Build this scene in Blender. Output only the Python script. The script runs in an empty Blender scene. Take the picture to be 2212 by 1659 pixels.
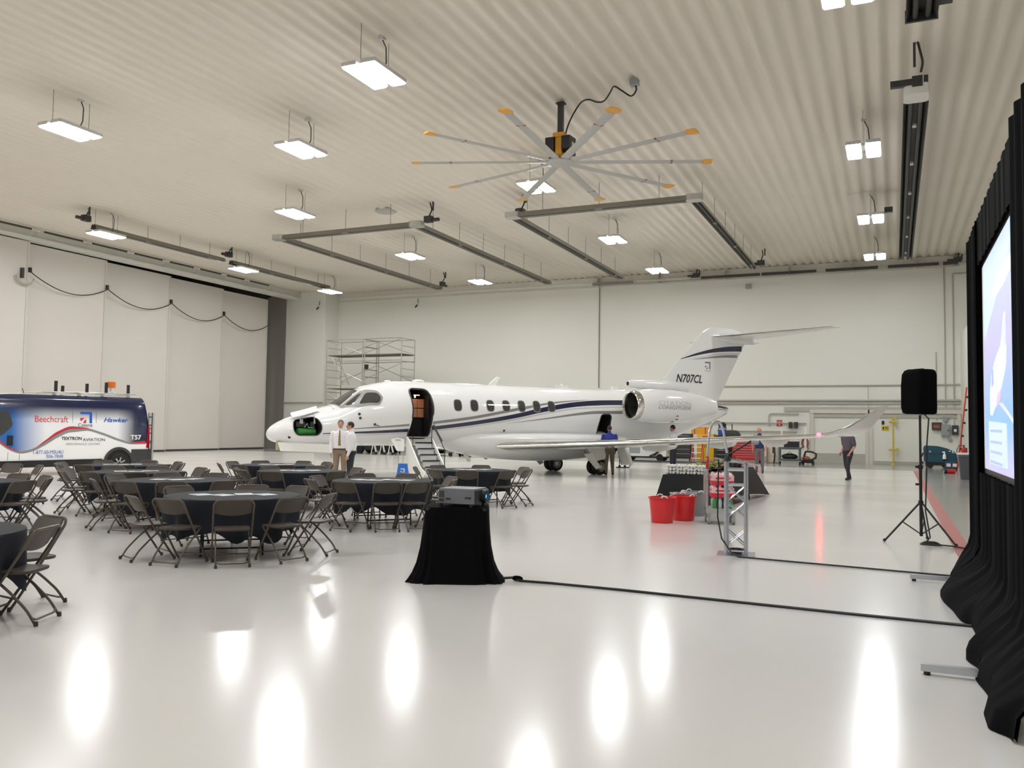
import bpy, bmesh, math, random
import numpy as np
from mathutils import Vector, Matrix
PI = math.pi
SC = bpy.context.scene
COL = SC.collection
random.seed(7)

# ------------------------------------------------------------------ camera, world, exposure
def set_camera():
    F = 1838.0
    yaw, pitch, roll = math.radians(24.155), math.radians(2.989), math.radians(0.8)
    Fh = Vector((-math.sin(yaw), math.cos(yaw), 0)); R0 = Vector((math.cos(yaw), math.sin(yaw), 0)); Z = Vector((0, 0, 1))
    Fw = Fh * math.cos(pitch) + Z * math.sin(pitch); U0 = Z * math.cos(pitch) - Fh * math.sin(pitch)
    Rc = R0 * math.cos(roll) + U0 * math.sin(roll); Uc = U0 * math.cos(roll) - R0 * math.sin(roll)
    cd = bpy.data.cameras.new('camera'); cam = bpy.data.objects.new('camera', cd); COL.objects.link(cam)
    m = Matrix.Identity(4)
    for i, v in enumerate((Rc, Uc, -Fw)):
        for j in range(3): m[j][i] = v[j]
    m.translation = Vector((0, 0, 1.68))
    cam.matrix_world = m
    cd.sensor_width = 36.0; cd.sensor_fit = 'HORIZONTAL'; cd.lens = F / 2212 * 36.0
    cd.clip_start = 0.05; cd.clip_end = 300
    SC.camera = cam
set_camera()
w = bpy.data.worlds.new('world'); SC.world = w; w.use_nodes = True
w.node_tree.nodes['Background'].inputs[0].default_value = (0.6, 0.58, 0.55, 1)
w.node_tree.nodes['Background'].inputs[1].default_value = 0.02
SC.view_settings.view_transform = 'Standard'
try: SC.view_settings.look = 'None'
except Exception: pass
SC.view_settings.gamma = 1.0
SC.view_settings.use_curve_mapping = False
SC.view_settings.exposure = 0.0
LAMP = 92.0      # radiance of the lamp panels
SC.cycles.max_bounces = 8; SC.cycles.diffuse_bounces = 5; SC.cycles.glossy_bounces = 4
SC.cycles.use_denoising = True
SC.cycles.sample_clamp_indirect = 8.0

# ------------------------------------------------------------------ materials
def lin(r, g, b):
    f = lambda v: (v / 255 / 12.92) if v / 255 <= 0.04045 else ((v / 255 + 0.055) / 1.055) ** 2.4
    return (f(r), f(g), f(b), 1.0)
MATS = {}
def mat(name, rgb, rough=0.5, metal=0.0, noise=0.06, scale=6.0, bump=0.0, emit=0.0, spec=0.5, coat=0.0, alpha=1.0, trans=0.0, attr=False, rvar=0.0):
    if name in MATS: return MATS[name]
    m = bpy.data.materials.new(name); m.use_nodes = True
    nt = m.node_tree; bs = nt.nodes['Principled BSDF']
    col = lin(*rgb)
    bs.inputs['Roughness'].default_value = rough; bs.inputs['Metallic'].default_value = metal
    bs.inputs['Specular IOR Level'].default_value = spec; bs.inputs['Coat Weight'].default_value = coat
    bs.inputs['Alpha'].default_value = alpha; bs.inputs['Transmission Weight'].default_value = trans
    tc = nt.nodes.new('ShaderNodeTexCoord'); nz = nt.nodes.new('ShaderNodeTexNoise')
    nz.inputs['Scale'].default_value = scale; nz.inputs['Detail'].default_value = 4.0
    nt.links.new(tc.outputs['Object'], nz.inputs['Vector'])
    if attr:
        at = nt.nodes.new('ShaderNodeAttribute'); at.attribute_name = 'print'
        nt.links.new(at.outputs['Color'], bs.inputs['Base Color'])
        src = at.outputs['Color']
    else:
        rp = nt.nodes.new('ShaderNodeMapRange')
        rp.inputs['To Min'].default_value = 1 - noise; rp.inputs['To Max'].default_value = 1 + noise
        nt.links.new(nz.outputs['Fac'], rp.inputs['Value'])
        mx = nt.nodes.new('ShaderNodeMix'); mx.data_type = 'RGBA'; mx.blend_type = 'MULTIPLY'
        mx.inputs['Factor'].default_value = 1.0; mx.inputs['A'].default_value = col
        nt.links.new(rp.outputs['Result'], mx.inputs['B'])
        src = mx.outputs['Result']
        nt.links.new(src, bs.inputs['Base Color'])
    if emit > 0:
        nt.links.new(src, bs.inputs['Emission Color']); bs.inputs['Emission Strength'].default_value = emit
    if rvar > 0:
        rr = nt.nodes.new('ShaderNodeMapRange'); rr.inputs['To Min'].default_value = max(0.02, rough - rvar); rr.inputs['To Max'].default_value = rough + rvar
        nt.links.new(nz.outputs['Fac'], rr.inputs['Value']); nt.links.new(rr.outputs['Result'], bs.inputs['Roughness'])
    if bump > 0:
        bp = nt.nodes.new('ShaderNodeBump'); bp.inputs['Strength'].default_value = bump; bp.inputs['Distance'].default_value = 0.02
        nt.links.new(nz.outputs['Fac'], bp.inputs['Height']); nt.links.new(bp.outputs['Normal'], bs.inputs['Normal'])
    MATS[name] = m
    return m
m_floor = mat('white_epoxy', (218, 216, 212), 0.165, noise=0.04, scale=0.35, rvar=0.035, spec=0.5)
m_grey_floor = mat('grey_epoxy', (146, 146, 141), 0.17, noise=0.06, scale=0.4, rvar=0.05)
m_red_line = mat('red_line_paint', (178, 96, 92), 0.3)
m_wall = mat('wall_paint', (223, 223, 213), 0.55, noise=0.025, scale=0.25)
m_ceil = mat('ceiling_paint', (223, 215, 201), 0.5, noise=0.025, scale=0.5)
m_door = mat('door_leaf_paint', (212, 206, 198), 0.45, noise=0.035, scale=0.6)
m_trim = mat('trim_paint', (206, 202, 190), 0.45)
m_grey_band = mat('grey_band_paint', (176, 174, 164), 0.5)
m_pipe = mat('painted_pipe', (178, 175, 165), 0.45)
m_dark_void = mat('void_dark', (96, 90, 84), 0.9)
m_lamp = mat('lamp_glow', (252, 253, 255), 0.5, noise=0.0, emit=LAMP)
m_lamp_body = mat('lamp_housing', (205, 205, 205), 0.4, metal=0.2)
m_wire = mat('dark_wire', (60, 57, 54), 0.5)
m_black_rubber = mat('black_rubber', (24, 24, 25), 0.6)
m_galv = mat('galvanised_steel', (172, 170, 164), 0.38, metal=0.75)
m_tube = mat('burnt_heater_tube', (74, 71, 67), 0.5, metal=0.5)
m_reflector = mat('heater_reflector', (138, 135, 128), 0.35, metal=0.55)
m_darkgrey = mat('dark_grey_metal', (66, 65, 66), 0.5, metal=0.3)
m_fan_blade = mat('fan_blade_aluminium', (178, 176, 171), 0.35, metal=0.55)
m_yellow = mat('yellow_paint', (222, 160, 42), 0.4)
m_black = mat('black_plastic', (26, 26, 28), 0.45)
m_white_gloss = mat('aircraft_white', (228, 228, 227), 0.12, noise=0.01, scale=1.0, coat=0.6)
m_white = mat('white_paint', (232, 231, 226), 0.35)
m_navy = mat('navy_stripe', (26, 26, 62), 0.15, coat=0.4)
m_stripe_grey = mat('grey_stripe', (128, 126, 124), 0.18, coat=0.4)
m_stripe_light = mat('light_grey_stripe', (190, 190, 190), 0.2, coat=0.3)
m_chrome = mat('polished_metal', (216, 214, 208), 0.1, metal=1.0, noise=0.03)
m_glass_dark = mat('tinted_glass', (58, 58, 58), 0.06, noise=0.1, coat=0.6)
m_frame_grey = mat('window_frame_grey', (142, 140, 136), 0.4)
m_interior = mat('dark_interior', (18, 17, 18), 0.7)
m_tyre = mat('tyre_rubber', (22, 22, 24), 0.7)
m_alloy = mat('wheel_alloy', (188, 186, 180), 0.35, metal=0.6)
m_light_metal = mat('light_metal', (190, 190, 186), 0.32, metal=0.7)
m_green_tank = mat('green_tank', (40, 120, 44), 0.35)
m_letters = mat('black_letters', (24, 24, 26), 0.3)
m_chair = mat('brown_steel', (86, 76, 67), 0.42, metal=0.15)
m_chair_plastic = mat('brown_plastic', (68, 58, 51), 0.5, noise=0.04)
m_cloth = mat('black_tablecloth', (29, 32, 40), 0.75, noise=0.1, scale=30, spec=0.3)
m_velvet = mat('black_velour', (10, 10, 12), 0.95, noise=0.2, scale=12, spec=0.1)
m_paper = mat('printed_paper', (228, 227, 223), 0.5, noise=0.12, scale=14)
m_red_plastic = mat('red_plastic', (214, 34, 40), 0.38)
m_grey_plastic = mat('grey_plastic', (150, 153, 157), 0.42)
m_white_plastic = mat('white_plastic', (238, 238, 236), 0.35)
m_alu = mat('brushed_aluminium', (198, 200, 208), 0.26, metal=0.85, noise=0.1, scale=40)
m_teal = mat('teal_plastic', (32, 74, 92), 0.35)
m_red_tool = mat('red_enamel', (196, 40, 44), 0.3)
m_blue_sign = mat('blue_sign', (34, 108, 192), 0.4)
m_orange = mat('orange_red_plastic', (206, 66, 40), 0.45)
m_brick = mat('orange_brown_hose', (156, 84, 62), 0.6)

# ------------------------------------------------------------------ mesh helpers
class MB:
    def __init__(s): s.v = []; s.f = []; s.m = []
    def add(s, vs, fs, mi=0):
        b = len(s.v); s.v += [tuple(map(float, p)) for p in vs]; s.f += [tuple(i + b for i in f) for f in fs]; s.m += [mi] * len(fs); return s
    def box(s, c, d, rot=0.0, mi=0, R=None):
        x, y, z = d[0] / 2, d[1] / 2, d[2] / 2
        P = [(-x, -y, -z), (x, -y, -z), (x, y, -z), (-x, y, -z), (-x, -y, z), (x, -y, z), (x, y, z), (-x, y, z)]
        if R is None:
            ca, sa = math.cos(rot), math.sin(rot)
            P = [(c[0] + a * ca - b * sa, c[1] + a * sa + b * ca, c[2] + h) for a, b, h in P]
        else:
            P = [tuple(Vector(c) + R @ Vector(p)) for p in P]
        return s.add(P, [(0, 3, 2, 1), (4, 5, 6, 7), (0, 1, 5, 4), (1, 2, 6, 5), (2, 3, 7, 6), (3, 0, 4, 7)], mi)
    def rbox(s, c, d, r=0.02, n=3, rot=0.0, mi=0):
        """box whose vertical corners are rounded"""
        x, y = d[0] / 2, d[1] / 2; r = min(r, x * .99, y * .99)
        pts = []
        for (cx, cy, a0) in ((x - r, y - r, 0), (-x + r, y - r, PI / 2), (-x + r, -y + r, PI), (x - r, -y + r, 1.5 * PI)):
            for k in range(n + 1):
                a = a0 + k * PI / 2 / n; pts.append((cx + r * math.cos(a), cy + r * math.sin(a)))
        ca, sa = math.cos(rot), math.sin(rot)
        pts = [(c[0] + a * ca - b * sa, c[1] + a * sa + b * ca) for a, b in pts]
        return s.extrude([(p[0], p[1], c[2] - d[2] / 2) for p in pts], (0, 0, d[2]), mi)
    def extrude(s, poly, vec, mi=0):
        n = len(poly); P = list(poly) + [(p[0] + vec[0], p[1] + vec[1], p[2] + vec[2]) for p in poly]
        F = [tuple(range(n - 1, -1, -1)), tuple(range(n, 2 * n))] + [(i, (i + 1) % n, n + (i + 1) % n, n + i) for i in range(n)]
        return s.add(P, F, mi)
    def tube(s, pts, r, seg=8, closed=False, cap=True, mi=0, flat=1.0):
        pts = [Vector(p) for p in pts]; n = len(pts)
        rs = r if isinstance(r, (list, tuple)) else [r] * n
        T = []
        for i in range(n):
            a = pts[(i - 1) % n] if closed or i > 0 else pts[0]; b = pts[(i + 1) % n] if closed or i < n - 1 else pts[-1]
            t = (b - a); T.append(t.normalized() if t.length > 1e-9 else Vector((0, 0, 1)))
        u = T[0].orthogonal().normalized(); rings = []; V = []
        for i in range(n):
            u = (u - T[i] * u.dot(T[i])); u = u.normalized() if u.length > 1e-6 else T[i].orthogonal().normalized()
            vv = T[i].cross(u)
            for k in range(seg):
                a = 2 * PI * k / seg; V.append(tuple(pts[i] + (u * math.cos(a) + vv * math.sin(a) * flat) * rs[i]))
        F = []
        for i in range(n if closed else n - 1):
            j = (i + 1) % n
            for k in range(seg):
                l = (k + 1) % seg; F.append((i * seg + k, i * seg + l, j * seg + l, j * seg + k))
        if cap and not closed:
            F.append(tuple(range(seg - 1, -1, -1))); F.append(tuple((n - 1) * seg + k for k in range(seg)))
        return s.add(V, F, mi)
    def cyl(s, p, q, r, seg=12, r2=None, mi=0): return s.tube([p, q], [r, r if r2 is None else r2], seg, mi=mi)
    def lathe(s, prof, seg=20, c=(0, 0, 0), axis='z', mi=0, R=None, caps=True):
        V = []; n = len(prof)
        for r, h in prof:
            for k in range(seg):
                a = 2 * PI * k / seg; x, y = r * math.cos(a), r * math.sin(a)
                p = Vector((x, y, h) if axis == 'z' else ((h, x, y) if axis == 'x' else (y, h, x)))
                if R is not None: p = R @ p
                V.append(tuple(p + Vector(c)))
        F = [(i * seg + k, i * seg + (k + 1) % seg, (i + 1) * seg + (k + 1) % seg, (i + 1) * seg + k) for i in range(n - 1) for k in range(seg)]
        if caps:
            if prof[0][0] > 1e-6: F.append(tuple(range(seg - 1, -1, -1)))
            if prof[-1][0] > 1e-6: F.append(tuple((n - 1) * seg + k for k in range(seg)))
        return s.add(V, F, mi)
    def ball(s, c, r, seg=12, rings=8, R=None, mi=0):
        rx, ry, rz = r if isinstance(r, (list, tuple)) else (r, r, r)
        V = []; F = []
        for i in range(rings + 1):
            t = PI * i / rings
            for k in range(seg):
                a = 2 * PI * k / seg
                p = Vector((rx * math.sin(t) * math.cos(a), ry * math.sin(t) * math.sin(a), rz * math.cos(t)))
                if R is not None: p = R @ p
                V.append(tuple(Vector(c) + p))
        for i in range(rings):
            for k in range(seg): F.append((i * seg + k, (i + 1) * seg + k, (i + 1) * seg + (k + 1) % seg, i * seg + (k + 1) % seg))
        return s.add(V, F, mi)
    def grid(s, fn, nu, nv, cu=False, cv=False, mi=0):
        V = [fn(i / (nu if cu else nu - 1), j / (nv if cv else nv - 1)) for i in range(nu) for j in range(nv)]
        F = []
        for i in range(nu if cu else nu - 1):
            for j in range(nv if cv else nv - 1):
                i2, j2 = (i + 1) % nu, (j + 1) % nv; F.append((i * nv + j, i2 * nv + j, i2 * nv + j2, i * nv + j2))
        return s.add(V, F, mi)
    def loft(s, rings, caps=True, mi=0):
        n = len(rings[0]); V = [p for r in rings for p in r]; F = []
        for i in range(len(rings) - 1):
            for k in range(n): F.append((i * n + k, i * n + (k + 1) % n, (i + 1) * n + (k + 1) % n, (i + 1) * n + k))
        if caps: F.append(tuple(range(n - 1, -1, -1))); F.append(tuple((len(rings) - 1) * n + k for k in range(n)))
        return s.add(V, F, mi)
    def mesh(s, name, mats, smooth=35, merge=True):
        me = bpy.data.meshes.new(name); me.from_pydata(s.v, [], s.f)
        if merge:
            bm = bmesh.new(); bm.from_mesh(me); bmesh.ops.remove_doubles(bm, verts=bm.verts, dist=1e-5)
            bmesh.ops.dissolve_degenerate(bm, edges=bm.edges, dist=1e-6)
            bmesh.ops.recalc_face_normals(bm, faces=bm.faces) if s.recalc else None
            if any(s.m):
                pass
            bm.to_mesh(me); bm.free()
        else: me.validate()
        for m in (mats if isinstance(mats, (list, tuple)) else [mats]): me.materials.append(m)
        if any(s.m) and len(me.polygons) == len(s.m):
            me.polygons.foreach_set('material_index', s.m)
        if smooth:
            me.polygons.foreach_set('use_smooth', [True] * len(me.polygons)); me.set_sharp_from_angle(angle=math.radians(smooth))
        me.update()
        return me
    recalc = True
    def build(s, name, mats, parent=None, smooth=35, loc=None, rz=0.0, merge=None):
        if merge is None: merge = not any(s.m)
        o = bpy.data.objects.new(name, s.mesh(name, mats, smooth, merge)); COL.objects.link(o)
        if parent is not None: o.parent = parent
        if loc is not None: o.location = loc; o.rotation_euler.z = rz
        return o

def tag(o, label=None, cat=None, group=None, kind=None):
    if label: o['label'] = label
    if cat: o['category'] = cat
    if group: o['group'] = group
    if kind: o['kind'] = kind
    return o
def thing(name, label, cat, loc=(0, 0, 0), rz=0.0, group=None):
    o = bpy.data.objects.new(name, None); COL.objects.link(o); o.empty_display_size = .2
    o.location = loc; o.rotation_euler.z = rz
    return tag(o, label, cat, group)
def struct(name, mb, m, parent=None, smooth=0, label=None):
    o = mb.build(name, m, parent, smooth); o['kind'] = 'structure'
    if label: o['label'] = label
    return o
def dup(root, loc, rz=0.0, label=None, group=None):
    kids = {}
    for o in root.children: kids.setdefault(o, list(o.children))
    r = root.copy(); COL.objects.link(r); r.location = loc; r.rotation_euler.z = rz
    if label: r['label'] = label
    if group: r['group'] = group
    for ch, gs in kids.items():
        c = ch.copy(); COL.objects.link(c); c.parent = r
        for g in gs:
            d = g.copy(); COL.objects.link(d); d.parent = c
    return r
def pchip(xs, ys):
    xs = np.array(xs, float); ys = np.array(ys, float); h = np.diff(xs); d = np.diff(ys) / h
    m = np.zeros(len(xs)); m[0] = d[0]; m[-1] = d[-1]
    for i in range(1, len(xs) - 1):
        m[i] = 0 if d[i - 1] * d[i] <= 0 else 2 * d[i - 1] * d[i] / (d[i - 1] + d[i])
    def f(x):
        x = min(max(x, xs[0]), xs[-1]); i = min(int(np.searchsorted(xs, x, 'right')) - 1, len(xs) - 2)
        t = (x - xs[i]) / h[i]; t2, t3 = t * t, t ** 3
        return float((2 * t3 - 3 * t2 + 1) * ys[i] + (t3 - 2 * t2 + t) * h[i] * m[i] + (3 * t2 - 2 * t3) * ys[i + 1] + (t3 - t2) * h[i] * m[i + 1])
    return f
def arc(pts, r=0.03, n=4):
    """polyline with its inner corners rounded"""
    P = [Vector(p) for p in pts]; out = [P[0]]
    for i in range(1, len(P) - 1):
        a, b, c = P[i - 1], P[i], P[i + 1]
        d1 = (a - b); d2 = (c - b); k = min(r, d1.length * .45, d2.length * .45)
        p, q = b + d1.normalized() * k, b + d2.normalized() * k
        for j in range(n + 1):
            t = j / n; out.append(p * (1 - t) ** 2 + b * 2 * t * (1 - t) + q * t * t)
    out.append(P[-1]); return out
def smooth_line(pts, n=5):
    P = [Vector(p) for p in pts]; out = []
    for i in range(len(P) - 1):
        a, b, c, d = P[max(0, i - 1)], P[i], P[i + 1], P[min(len(P) - 1, i + 2)]
        for j in range(n):
            t = j / n; out.append(((b * 2) + (c - a) * t + (a * 2 - b * 5 + c * 4 - d) * t * t + (b * 3 - a - c * 3 + d) * t ** 3) * .5)
    return out + [P[-1]]
def densify(poly, step=.05, ky=1.0):
    out = []
    for i in range(len(poly)):
        a, b = poly[i], poly[(i + 1) % len(poly)]; n = max(1, int(math.hypot(b[0] - a[0], (b[1] - a[1]) * ky) / step))
        out += [(a[0] + (b[0] - a[0]) * k / n, a[1] + (b[1] - a[1]) * k / n) for k in range(n)]
    return out
def text_geo(s, size=1.0, shear=0.0, bold=0.0, align='CENTER', space=1.0):
    cu = bpy.data.curves.new('lettering', 'FONT'); cu.body = s; cu.size = size; cu.shear = shear; cu.offset = bold
    cu.align_x = align; cu.align_y = 'CENTER'; cu.space_character = space; cu.resolution_u = 3
    o = bpy.data.objects.new('lettering', cu); COL.objects.link(o)
    bpy.context.view_layer.update()
    dg = bpy.context.evaluated_depsgraph_get(); me = o.evaluated_get(dg).to_mesh()
    V = [tuple(v.co) for v in me.vertices]; F = [tuple(p.vertices) for p in me.polygons]
    o.evaluated_get(dg).to_mesh_clear(); bpy.data.objects.remove(o); bpy.data.curves.remove(cu)
    return V, F
def lettering(s, fn, m, parent, size=1.0, width=None, height=None, shear=0.0, bold=0.0, name='lettering', align='CENTER'):
    """flat letters mapped by fn(x, y) -> point; width / height stretch the line of letters to a size"""
    V, F = text_geo(s, size, shear, bold, align)
    xs = [v[0] for v in V]; ys = [v[1] for v in V]
    cx, cy = (max(xs) + min(xs)) / 2, (max(ys) + min(ys)) / 2
    kx = width / (max(xs) - min(xs)) if width else 1.0; ky = height / (max(ys) - min(ys)) if height else kx
    mb = MB(); mb.recalc = False
    mb.add([fn((v[0] - cx) * kx, (v[1] - cy) * ky) for v in V], F)
    o = mb.build(name, m, parent, smooth=0); return o
# ------------------------------------------------------------------ the hangar shell
YB, ZC, XL, XR, YF = 51.0, 11.25, -39.15, 9.0, -13.0
fl = struct('floor', MB().box(((-43 + XR) / 2, (YB + YF) / 2, -.1), (XR + 43, YB - YF, .2)), m_floor)
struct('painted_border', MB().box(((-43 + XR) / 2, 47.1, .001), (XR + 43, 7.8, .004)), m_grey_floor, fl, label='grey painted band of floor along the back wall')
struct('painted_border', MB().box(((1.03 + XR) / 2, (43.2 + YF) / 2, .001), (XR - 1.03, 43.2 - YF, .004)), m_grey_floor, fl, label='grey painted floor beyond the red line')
struct('painted_line', MB().box((.91, (43.2 + YF) / 2, .002), (.225, 43.2 - YF, .005)), m_red_line, fl, label='red painted safety line')
cl = struct('ceiling', MB().box(((-43 + XR) / 2, (YB + YF) / 2, 11.62), (XR + 43, YB - YF, .08)), m_ceil)
def ceiling_sheet():
    x0, x1, per = -42.0, XR, 0.46; nu = int((x1 - x0) / per) * 8 + 1
    def fn(u, v):
        x = x0 + u * (x1 - x0); s = math.sin(2 * PI * (x - x0) / per)
        return (x, (v - .5) * 14.64, ZC + .05 + .042 * max(-1, min(1, 1.25 * s)))
    b = MB(); b.grid(fn, nu, 2); return b
sheet = ceiling_sheet(); sheet.recalc = False
o0 = struct('ceiling_sheet', sheet, m_ceil, cl, smooth=50); o0.location = (0, 14.5, 0)
for y, dz in ((29.1, .012), (43.7, 0), (-.1, .012)):
    o = o0.copy(); COL.objects.link(o); o.location = (0, y, dz)
wb = struct('wall_back', MB().box(((-43 + XR) / 2, YB + .15, 5.85), (XR + 43, .3, 11.7)), m_wall)
struct('wall_right', MB().box((XR + .15, (YB + YF) / 2, 5.85), (.3, YB - YF, 11.7)), m_wall)
struct('wall_front', MB().box(((-43 + XR) / 2, YF - .15, 5.85), (XR + 43, .3, 11.7)), m_wall)
struct('wall_partition', MB().box((6.1, 48.6, 3.5), (5.6, 4.8, 7.0)), m_wall)
# corner pier beside the hangar door
struct('wall_pier', MB().box((-38.48, 50.2, 5.65), (3.45, 1.6, 11.3)), m_wall)
struct('wall_recess', MB().box((-41.7, 50.9, 5.65), (3.0, .2, 11.3)), mat('recess_paint', (216, 210, 200), 0.6))
# left side: header beam, sliding leaves, darkness beyond
wl = MB().box((XL - .25, (49.4 + YF) / 2, 11.2), (.5, 49.4 - YF, 1.0)); wl.box((XL - .1, (49.4 + YF) / 2, 10.78), (.75, 49.4 - YF, .12))
struct('wall_left', wl, m_wall)
struct('void_backing', MB().box((-43.2, (YB + YF) / 2, 5.7), (.2, YB - YF, 11.6)), m_dark_void)  # dark panel added so the gap above the leaves reads as unlit space
edges = [YF, 28.45, 33.35, 38.3, 43.2, 48.05, 50.9]
for k in range(5):
    X = XL - .02 - .4 * k
    b = MB().box((X - .12, (edges[k] - .5 + edges[k + 1]) / 2, 5.32), (.2, edges[k + 1] - edges[k] + .5, 10.62))
    d = struct('door_%d' % (k + 1), b, m_door)
    d['label'] = 'tall white sliding hangar door leaf'
    # panel joints, edge post and bottom seal of the leaf
    for z in (3.2, 6.4):
        struct('panel_joint', MB().box((X - .018, (edges[k] + edges[k + 1]) / 2 - .25, z), (.008, edges[k + 1] - edges[k] + .45, .012)), m_trim, d)
    struct('edge_post', MB().box((X - .05, edges[k + 1] - .05, 5.32), (.12, .1, 10.6)), m_trim, d)
    struct('bottom_seal', MB().box((X - .05, (edges[k] + edges[k + 1]) / 2 - .2, .06), (.14, edges[k + 1] - edges[k] + .3, .1)), m_darkgrey, d)
for k, (y, z) in enumerate(((33.4, 3.6), (38.35, 3.6), (43.2, 3.6), (48.1, 3.6))):
    pass
# swagged power cable hung along the leaves, with the end hook
for k in range(1, 5):
    X = XL + .04 - .4 * (k - 1); y0, y1 = edges[k], edges[k + 1]
    z0, z1 = 9.15 - .07 * (k - 1), 9.08 - .07 * k
    pts = []
    for i in range(17):
        t = i / 16; sag = 4 * t * (1 - t); tt = t ** .9
        pts.append((X - .36 * t, y0 + (y1 - y0) * t, z0 + (z1 - z0) * tt - .62 * sag - .10 * math.sin(PI * t) * t))
    t_ = thing('door_cable', 'black power cable sagging across the %s sliding door leaf with a bracket' % ('second', 'third', 'fourth', 'fifth')[k - 1], 'cable', group='sagging cables on the door leaves')
    MB().tube(pts, .028, 6).build('cable', m_wire, t_)
    MB().box((X + .02, y0, z0 + .06), (.12, .12, .24)).build('bracket', m_black, t_)
hk = thing('cable_hook', 'grey double loop of cable hanging on the white hangar door edge', 'cable')
MB().tube([(XL + .1, 28.35 + .55 * math.cos(a) * .9 - .2, 8.85 + .45 * math.sin(a)) for a in np.linspace(PI * 1.02, PI * 1.98, 12)], .035, 6).build('loop', m_pipe, hk)
MB().tube([(XL + .18, 28.45 + .46 * math.cos(a) - .3, 8.88 + .43 * math.sin(a)) for a in np.linspace(PI * 1.0, PI * 1.9, 12)], .03, 6).build('loop', m_pipe, hk)
MB().box((XL + .04, 28.05, 9.0), (.16, .12, .5)).build('clip', m_wire, hk)
# header track: dark bars and hooks above the leaves
for i, (ya, yb_) in enumerate(((24.2, 28.0), (28.7, 30.9), (31.5, 33.7), (34.2, 36.2), (36.8, 38.6), (39.2, 40.9), (41.4, 43.0), (43.4, 45.4))):
    t_ = thing('track_bar', 'dark tube segment above the door header, %s from the near end' % ('first', 'second', 'third', 'fourth', 'fifth', 'sixth', 'seventh', 'eighth')[i], 'track bar', group='track bars above the hangar door')
    MB().cyl((-38.5, ya, 11.12), (-38.5, yb_, 11.12), .05, 8).build('bar', m_tube, t_)
    MB().cyl((-38.5, yb_ - .02, 11.12), (-38.5, yb_ + .45, 11.12), .075, 8).build('coupler', m_trim, t_)
    MB().tube(arc([(-38.52, yb_ + .2, 11.25), (-38.45, yb_ + .25, 10.85), (-38.72, yb_ + .2, 10.85)], .15), .02, 5).build('hook', m_pipe, t_)
# back wall fittings
struct('trim_1', MB().box(((-36.7 + 3.3) / 2, YB - .04, 10.72), (40, .08, .09)), m_trim)
struct('trim_2', MB().box(((-36.7 + 3.3) / 2, YB - .07, 11.13), (40, .14, .3)), m_trim)
struct('trim_3', MB().box(((-5.7 + 3.3) / 2, YB - .03, 3.0), (9.0, .06, .27)), m_grey_band)
struct('baseboard_back', MB().box((1.0, YB - .06, .09), (4.0, .05, .18)), m_grey_band)
struct('baseboard_rear', MB().box(((-36.7 - 4.4) / 2, YB - .02, .14), (32.3, .05, .28)), m_grey_band)
def wall_door(n, x0, x1, z1, kick):
    b = MB()
    for x in (x0 - .09, x1 + .09): b.box((x, YB - .06, z1 / 2 + .05), (.18, .12, z1 + .1))
    b.box(((x0 + x1) / 2, YB - .075, z1 + .16), (x1 - x0 + .44, .15, .2))
    d = struct('door_%d' % n, b, m_trim)
    struct('door_panel', MB().box(((x0 + x1) / 2, YB - .02, z1 / 2), (x1 - x0, .05, z1)), m_wall, d)
    if kick: struct('kick_plate', MB().box(((x0 + x1) / 2, YB - .05, .27), (x1 - x0 - .02, .02, .54)), m_grey_band, d)
    struct('door_head', MB().box(((x0 + x1) / 2, YB - .08, z1 - .1), (x1 - x0, .06, .14)), m_grey_band, d)
wall_door(7, -4.1, -1.42, 2.72, True)
wall_door(8, -1.05, 3.1, 2.72, False)
def wall_pipe(label, pts, r, m=m_pipe, grp='pipes on the back wall'):
    o = MB().tube(pts, r, 8).build('wall_pipe', m, None)
    return tag(o, label, 'pipe', grp)
wall_pipe('uppermost thin grey pipe running level along the back wall', [(-10.5, YB - .08, 4.34), (3.25, YB - .08, 4.34)], .035)
wall_pipe('thicker grey pipe running level above the doors of the back wall', [(-11.0, YB - .1, 3.5), (3.25, YB - .1, 3.5)], .06)
wall_pipe('thin grey pipe just above the grey band of the back wall', [(-11.0, YB - .09, 3.33), (3.25, YB - .09, 3.33)], .035)
wall_pipe('dark vertical conduit down the back wall above the aircraft cabin', [(-16.87, YB - .06, 4.3), (-16.87, YB - .06, 10.95)], .022, m_wire)
wall_pipe('vertical conduit to the large grey switch box', arc([(2.55, YB - .06, 2.15), (2.55, YB - .06, 11.0)], .1), .03)
wall_pipe('vertical conduit to the small grey breaker box', arc([(2.96, YB - .06, 2.15), (2.96, YB - .06, 10.3), (3.9, YB - .06, 10.3)], .1), .03)
wall_pipe('short vertical conduit above the dark relay box', [(2.12, YB - .06, 2.4), (2.12, YB - .06, 6.1)], .025)
wall_pipe('thin vertical conduit between the double doors of the back wall', [(-1.26, YB - .08, 2.8), (-1.26, YB - .08, 4.3)], .02)
wall_pipe('bent grey pipe behind the red sign', arc([(-6.55, YB - .1, 2.0), (-6.55, YB - .1, 2.75), (-4.9, YB - .1, 2.75)], .2), .035)
wall_pipe('level grey pipe low on the wall behind the tool chests', [(-11.2, YB - .1, 2.2), (-4.5, YB - .1, 2.2)], .035)
wall_pipe('second level grey pipe low on the wall behind the tool chests', [(-9.5, YB - .1, 1.72), (-5.0, YB - .1, 1.72)], .035)
wall_pipe('grey pipe running level across the corner pier', [(-40.2, 49.3, 3.32), (-36.75, 49.3, 3.32)], .045)
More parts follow.
